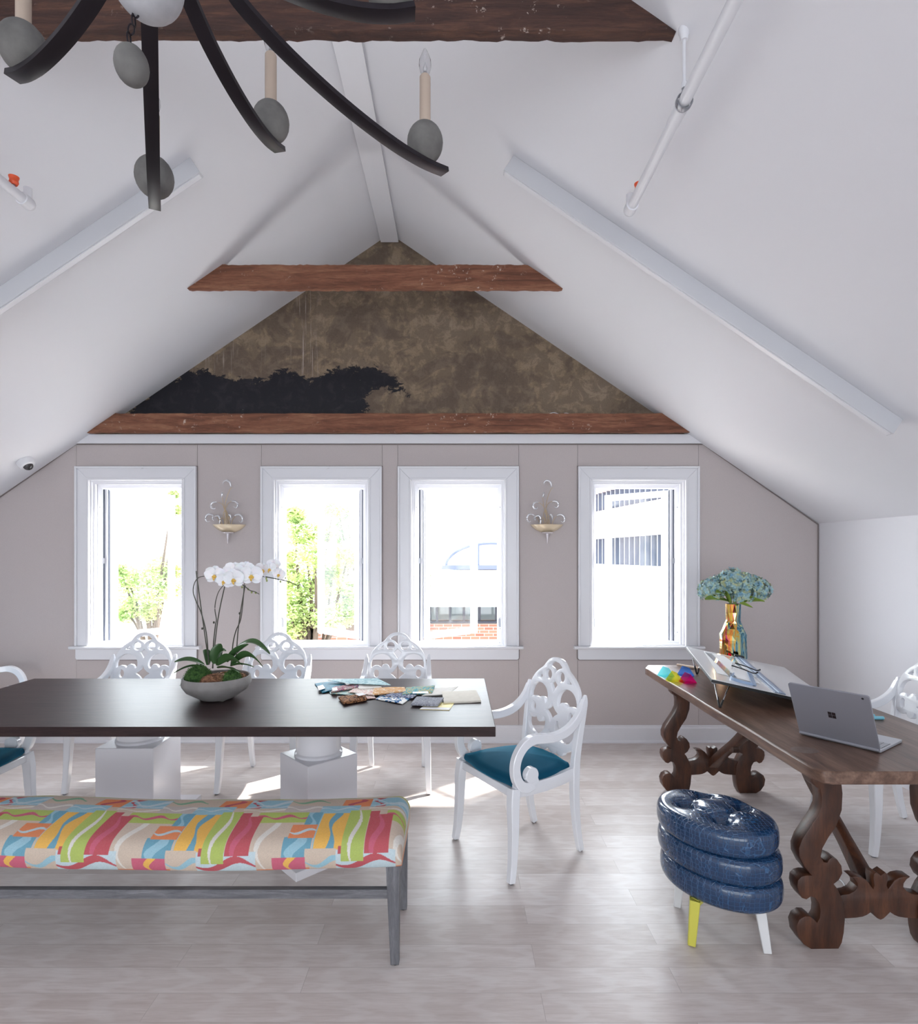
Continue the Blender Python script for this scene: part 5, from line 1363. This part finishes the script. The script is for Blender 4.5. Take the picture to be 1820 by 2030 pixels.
fs.append(tuple(reversed(range(nf)))); m.add(vs, fs)
obj('vase_body', m, vase_mat(), t, world=True, smooth=0)
M_hy = NT('hydrangea_petal'); M_hy.set(color=M_hy.ramp(M_hy.noise(M_hy.coord(), 30, 2), [(0.36, srgb(188, 194, 146)), (0.46, srgb(170, 196, 186)), (0.56, srgb(150, 184, 192)), (0.7, srgb(116, 160, 184))]), rough=.7, sss=.1); M_hy = M_hy.m
M_hyleaf = NT('hydrangea_leaf'); M_hyleaf.set(color=M_hyleaf.ramp(M_hyleaf.noise(M_hyleaf.coord(), 9, 2), [(0.3, srgb(86, 112, 44)), (0.7, srgb(150, 178, 70))]), rough=.55); M_hyleaf = M_hyleaf.m
M_hystem = simple('hydrangea_stalk', srgb(132, 146, 92), .6)
heads = [(1411, 1169, 25, -.02, 'leftmost blue-green hydrangea bloom in the vase'), (1432, 1160, 24, .05, 'blue-green hydrangea bloom second from the left, set back'), (1453, 1155, 29, -.05, 'tall central blue-green hydrangea bloom in the vase'),
         (1482, 1159, 25, .06, 'blue-green hydrangea bloom behind, right of the central one'), (1471, 1176, 23, -.07, 'low front blue-green hydrangea bloom just above the vase rim'), (1500, 1169, 25, -.01, 'rightmost blue-green hydrangea bloom in the vase')]
for i, (px, py, r, dy, lab) in enumerate(heads):
    rd = random.Random(i+40); c = P(px, py, VYc+dy); R_ = r*VYc/F
    t = thing('hydrangea', lab, 'flower', (VXc, VYc, DZ+.40), 0, 'hydrangeas in the iridescent vase')
    s0 = Vector((VXc+(c.x-VXc)*.10, VYc+dy*.25, DZ+.35)); m = MB(); m.sweep(spline([s0, s0+Vector((0, 0, .12))+(c-s0)*.10, c-Vector((0, 0, R_*.3))], 6), .0042, n=7); obj('stalk', m, M_hystem, t, world=True, smooth=60)
    m = MB(); m.ball(c, R_*.74, 16, None, .82)
    for k in range(170):
        z = rd.uniform(-.75, 1); a = rd.uniform(0, 2*PI); q = math.sqrt(1-z*z); nv_ = Vector((q*math.cos(a), q*math.sin(a), z*.86)); p = c+nv_*R_*rd.uniform(.84, 1.10)
        Rm = nv_.to_track_quat('Z', 'Y').to_matrix() @ Matrix.Rotation(rd.uniform(0, 6), 3, 'Z') @ Matrix.Rotation(rd.uniform(-.5, .5), 3, 'X'); s = R_*rd.uniform(.16, .24)
        for b in range(4):
            A_ = PI/2*b; pts = [(0, 0, 0), (s*.55, s*.45, s*.15), (s*1.1, 0, s*.25), (s*.55, -s*.45, s*.15)]
            m.add([p+Rm @ Vector((x*math.cos(A_)-y*math.sin(A_), x*math.sin(A_)+y*math.cos(A_), z_)) for x, y, z_ in pts], [(0, 1, 2, 3)])
    obj('bloom', m, M_hy, t, world=True, smooth=0, recalc=False)
    lv = {0: [((1444,1192),(1398,1188),.012,.06)], 1: [((1447,1190),(1420,1174),.02,.07)], 2: [((1446,1195),(1440,1172),.0,.05)], 4: [((1467,1196),(1492,1204),.0,.055), ((1470,1195),(1504,1188),.012,.055)], 5: [((1482,1192),(1516,1192),.005,.045)]}.get(i, [])
    for a, b, lf, wd in lv:
        m = MB(); leaf_mb(m, P(a[0], a[1], VYc-.05), P(b[0], b[1], VYc-.14), lf, wd, .6); obj('leaf', m, M_hyleaf, t, world=True, smooth=60)

# ------------------------------------------------------------------ cable and folded paper on the floor behind the desk leg
m = MB(); pts = spline([T(1655, 1740, .004), T(1668, 1746, .004), T(1676, 1760, .004), T(1674, 1776, .004), T(1664, 1784, .004), T(1650, 1778, .004), T(1640, 1760, .004), T(1628, 1740, .004)], 8); m.sweep(pts, .0035, n=8)
tag(obj('charger_cable', m, M_lacquer, smooth=60), 'white charger cable looped on the floor behind the near desk leg', 'cable')
m = MB(); q = [T(x, y, .001) for x, y in ((1668, 1763), (1688, 1764), (1700, 1780), (1684, 1776))]; m.extr(q, (0, 0, .012)); tag(obj('power_adapter', m, M_lacquer, smooth=0, bevel=.002), 'flat white power adapter on the floor beneath the trestle desk', 'power adapter')

# ------------------------------------------------------------------ outside: ground, buildings, trees
M_pave = simple('pale_pavement', srgb(196, 190, 184), .9)
m = MB(); m.box((2, 30, -3.6), (90, 48, .2)); struct('ground', m, M_pave, smooth=0)
M_stucco = simple('white_stucco', srgb(232, 232, 232), .8)
def brick():
    n = NT('red_brick'); b = n.new('ShaderNodeTexBrick'); b.inputs['Scale'].default_value = 1; b.inputs['Brick Width'].default_value = .22; b.inputs['Row Height'].default_value = .075; b.inputs['Mortar Size'].default_value = .008
    b.inputs['Color1'].default_value = srgb(150, 84, 70); b.inputs['Color2'].default_value = srgb(172, 104, 86); b.inputs['Mortar'].default_value = srgb(190, 160, 148)
    n.link(n.coord((1, 1, 1), rot=(PI/2, 0, 0)), b.inputs['Vector']); n.set(color=b.outputs['Color'], rough=.9); return n.m
M_brick = brick()
M_dark = simple('dark_window_frame', srgb(30, 32, 44), .5)
M_winglass = NT('building_window_glass'); M_winglass.set(color=srgb(150, 164, 168), rough=.08, spec=.9); M_winglass = M_winglass.m
def FR(px, d): return (px-VX)*d/F
def FZ(py, d): return CH+(VY-py)*d/F
d = 14.0
t = thing('shop_building', 'white street building with an arched glazed roof and brick base, outside the third window', 'building', (FR(915, d), d, -3.5))
x0, x1 = FR(790, d), FR(1085, d)
m = MB(); m.box(((x0+x1)/2, d+1.5, (FZ(1203, d)+FZ(1130, d))/2), (x1-x0, 3, FZ(1130, d)-FZ(1203, d))); obj('upper_wall', m, M_stucco, t, world=True, smooth=0)
m = MB(); m.box(((x0+x1)/2, d+1.5, (FZ(1237, d)-3.5)/2), (x1-x0, 2.9, FZ(1237, d)+3.5)); obj('brick_wall', m, M_brick, t, world=True, smooth=0)
m = MB(); m.box(((x0+x1)/2, d+1.9, (FZ(1203, d)+FZ(1237, d))/2), (x1-x0, 2.0, FZ(1203, d)-FZ(1237, d))); obj('shopfront_glass', m, M_winglass, t, world=True, smooth=0)
for px in (846, 852, 866, 892, 920, 951, 985, 1020, 1055):
    m = MB(); w = .03 if px in (846,) else .06; m.box((FR(px, d), d+.15, (FZ(1203, d)+FZ(1236, d))/2), (w, .10, FZ(1203, d)-FZ(1236, d))); obj('mullion', m, M_dark, t, world=True, smooth=0)
m = MB(); m.box(((x0+x1)/2, d+.12, FZ(1234, d)), (x1-x0, .2, .05)); obj('sill', m, M_dark, t, world=True, smooth=0)
m = MB(); n = 24; cx, rx, zz, rz = FR(975, d), FR(975, d)-FR(884, d), FZ(1123, d), FZ(1077, d)-FZ(1123, d)
poly = [(cx+rx*math.cos(PI*k/n), d, zz+rz*math.sin(PI*k/n)) for k in range(n+1)]; m.extr(poly, (0, 2.6, 0)); roofp = obj('arched_roof', m, simple('pale_glazed_roof', srgb(206, 222, 226), .3), t, world=True, smooth=30)
m = MB(); m.sweep([(p[0], d-.03, p[2]) for p in poly], .035, n=6); m.sweep([(cx-rx-.1, d-.05, zz-.02), (cx+rx+.1, d-.05, zz-.02)], (.1, .10)); m.sweep([(FR(948, d), d-.04, zz), (FR(948, d), d-.04, zz+rz*.95)], (.05, .05)); obj('roof_frame', m, simple('slate_blue_frame', srgb(92, 100, 126), .5), roofp, world=True)
# office building seen through the right-hand window
a = Vector((FR(1150, 21), 21, 0)); b = Vector((FR(1390, 13.2), 13.2, 0)); dr = (b-a).normalized(); L_ = (b-a).length; nb = Vector((dr.y, -dr.x, 0)); nb = nb if nb.y > 0 else -nb
t = thing('office_building', 'pale brick office building with long window bands, outside the rightmost window', 'building', (b.x, b.y, -3.5))
def band(name, z0, z1, mat, out=0.0): 
    m = MB(); p = a-nb*out; q = b-nb*out; m.extr([p+Vector((0,0,z0)), q+Vector((0,0,z0)), q+Vector((0,0,z1)), p+Vector((0,0,z1))], nb*(3+out)); return obj(name, m, mat, t, world=True, smooth=0)
M_mull = simple('grey_mullion', srgb(96, 100, 116), .5)
M_palebrick = simple('pale_brick', srgb(214, 186, 172), .9)
band('brick_base', -3.5, .30, M_palebrick); band('spandrel', .30, 1.25, M_stucco, .15); g1 = band('window_band', 1.25, 2.08, M_winglass, -.15); band('spandrel', 2.08, 2.55, M_stucco, .15); band('brick_wall', 2.55, 3.0, M_palebrick); g2 = band('window_band', 3.0, 3.6, M_winglass, -.15); band('parapet', 3.6, 4.3, M_palebrick, .1)
for z0, z1, gg in ((1.25, 2.08, g1), (3.0, 3.6, g2)):
    k = 0.0; m = MB()
    while k < L_:
        p = a+dr*k; m.extr([p+Vector((0,0,z0)), p+dr*.05+Vector((0,0,z0)), p+dr*.05+Vector((0,0,z1)), p+Vector((0,0,z1))], nb*.14); k += .34
    obj('mullions', m, M_mull, gg, world=True, smooth=0)
# low brick wall behind the trees
t = None
m = MB(); m.box((FR(640, 12.5), 12.5, (FZ(1252, 12.5)-3.5)/2), (3.2, .3, FZ(1252, 12.5)+3.5)); tag(obj('brick_wall', m, M_brick, smooth=0), 'low red brick wall behind the trees, outside the second window', 'wall')
# trees
def leafmat(name, c1, c2):
    n = NT(name); n.n.remove(n.b); f = n.noise(n.coord(), 2.2, 3); col = n.ramp(f, [(0.35, c1), (0.65, c2)])
    df = n.new('ShaderNodeBsdfDiffuse'); tl = n.new('ShaderNodeBsdfTranslucent'); n.link(col, df.inputs[0]); n.link(col, tl.inputs[0])
    mx = n.new('ShaderNodeMixShader'); mx.inputs[0].default_value = .45; n.link(df.outputs[0], mx.inputs[1]); n.link(tl.outputs[0], mx.inputs[2]); n.link(mx.outputs[0], n.n['Material Output'].inputs[0]); return n.m
M_tl1 = leafmat('yellow_green_leaves', srgb(146, 172, 112), srgb(214, 222, 160)); M_tl2 = leafmat('mid_green_leaves', srgb(104, 142, 100), srgb(164, 188, 132))
M_barkt = simple('tree_bark', srgb(86, 74, 64), .9)
def tree(d, blobs, trunk, mat, label, n=260, seed=0):
    r_ = random.Random(seed); base = Vector((FR(trunk, d), d, -3.5))
    t = thing('tree', label, 'tree', base, 0, 'street trees outside the windows')
    m = MB(); br = MB(); top = base+Vector((0, 0, 3.2)); br.sweep(spline([base, base+Vector((.08, 0, 1.6)), top], 5), lerp_list([.12, .09, .06], 11), n=9)
    for px, py, r, dy in blobs:
        c = P(px, py, d+dy); R_ = r*d/F
        br.sweep(spline([top-Vector((0, 0, r_.uniform(0, 1.0))), top*.5+c*.5+Vector((r_.uniform(-.1, .1), 0, r_.uniform(-.1, .1))), c], 5), lerp_list([.045, .028, .010], 11), n=6)
        for k in range(n):
            v = Vector((r_.gauss(0, 1), r_.gauss(0, 1), r_.gauss(0, 1))).normalized()*R_*r_.uniform(.35, 1.08); v.z *= .8; p = c+v
            s = r_.uniform(.022, .055); R3 = Matrix.Rotation(r_.uniform(0, 6.3), 3, 'Z') @ Matrix.Rotation(r_.uniform(-1.3, 1.3), 3, 'X') @ Matrix.Rotation(r_.uniform(-1, 1), 3, 'Y')
            m.add([p+R3 @ Vector(q) for q in ((-s, 0, 0), (-s*.2, -s*.45, .01), (s, 0, 0), (-s*.2, s*.45, .01))], [(0, 1, 2, 3)])
    obj('crown', m, mat, t, world=True, smooth=0, recalc=False); obj('trunk', br, M_barkt, t, world=True, smooth=60)
tree(10.0, [(600,1060,36,0),(575,1110,34,.2),(625,1105,40,-.3),(590,1160,42,0),(640,1165,38,.4),(570,1205,34,-.2),(612,1215,44,.1),(650,1225,30,-.3),(580,1250,30,0),(660,1130,28,.5),(560,1150,30,.3),(690,1100,34,.2),(700,1160,34,.1),(690,1215,34,0),(640,1060,30,.3),(660,1010,24,.3),(585,1020,24,0)], 618, M_tl1, 'yellow-green leafy tree filling the left half of the second window', 900, 1)
tree(13.0, [(690,1040,42,0),(665,1075,30,.2),(705,1100,34,0),(690,1150,34,.3),(672,1010,26,0),(700,1190,26,0),(655,1180,22,0)], 700, M_tl2, 'darker green tree seen through the open sash of the second window', 600, 2)
tree(12.0, [(290,1140,40,0),(320,1120,34,.3),(255,1150,34,0),(310,1175,42,-.2),(270,1195,36,0),(335,1165,30,0),(250,1215,24,.2),(345,1130,20,.1),(300,1215,24,0),(238,1130,16,0),(350,1010,12,0),(345,980,10,0)], 300, M_tl1, 'pale green tree seen through the leftmost window', 900, 3)
tree(12.6, [(842,1142,12,0),(840,1160,14,0),(832,1175,14,.2)], 826, M_tl2, 'small green shrub-like tree at the left edge of the third window', 120, 4)
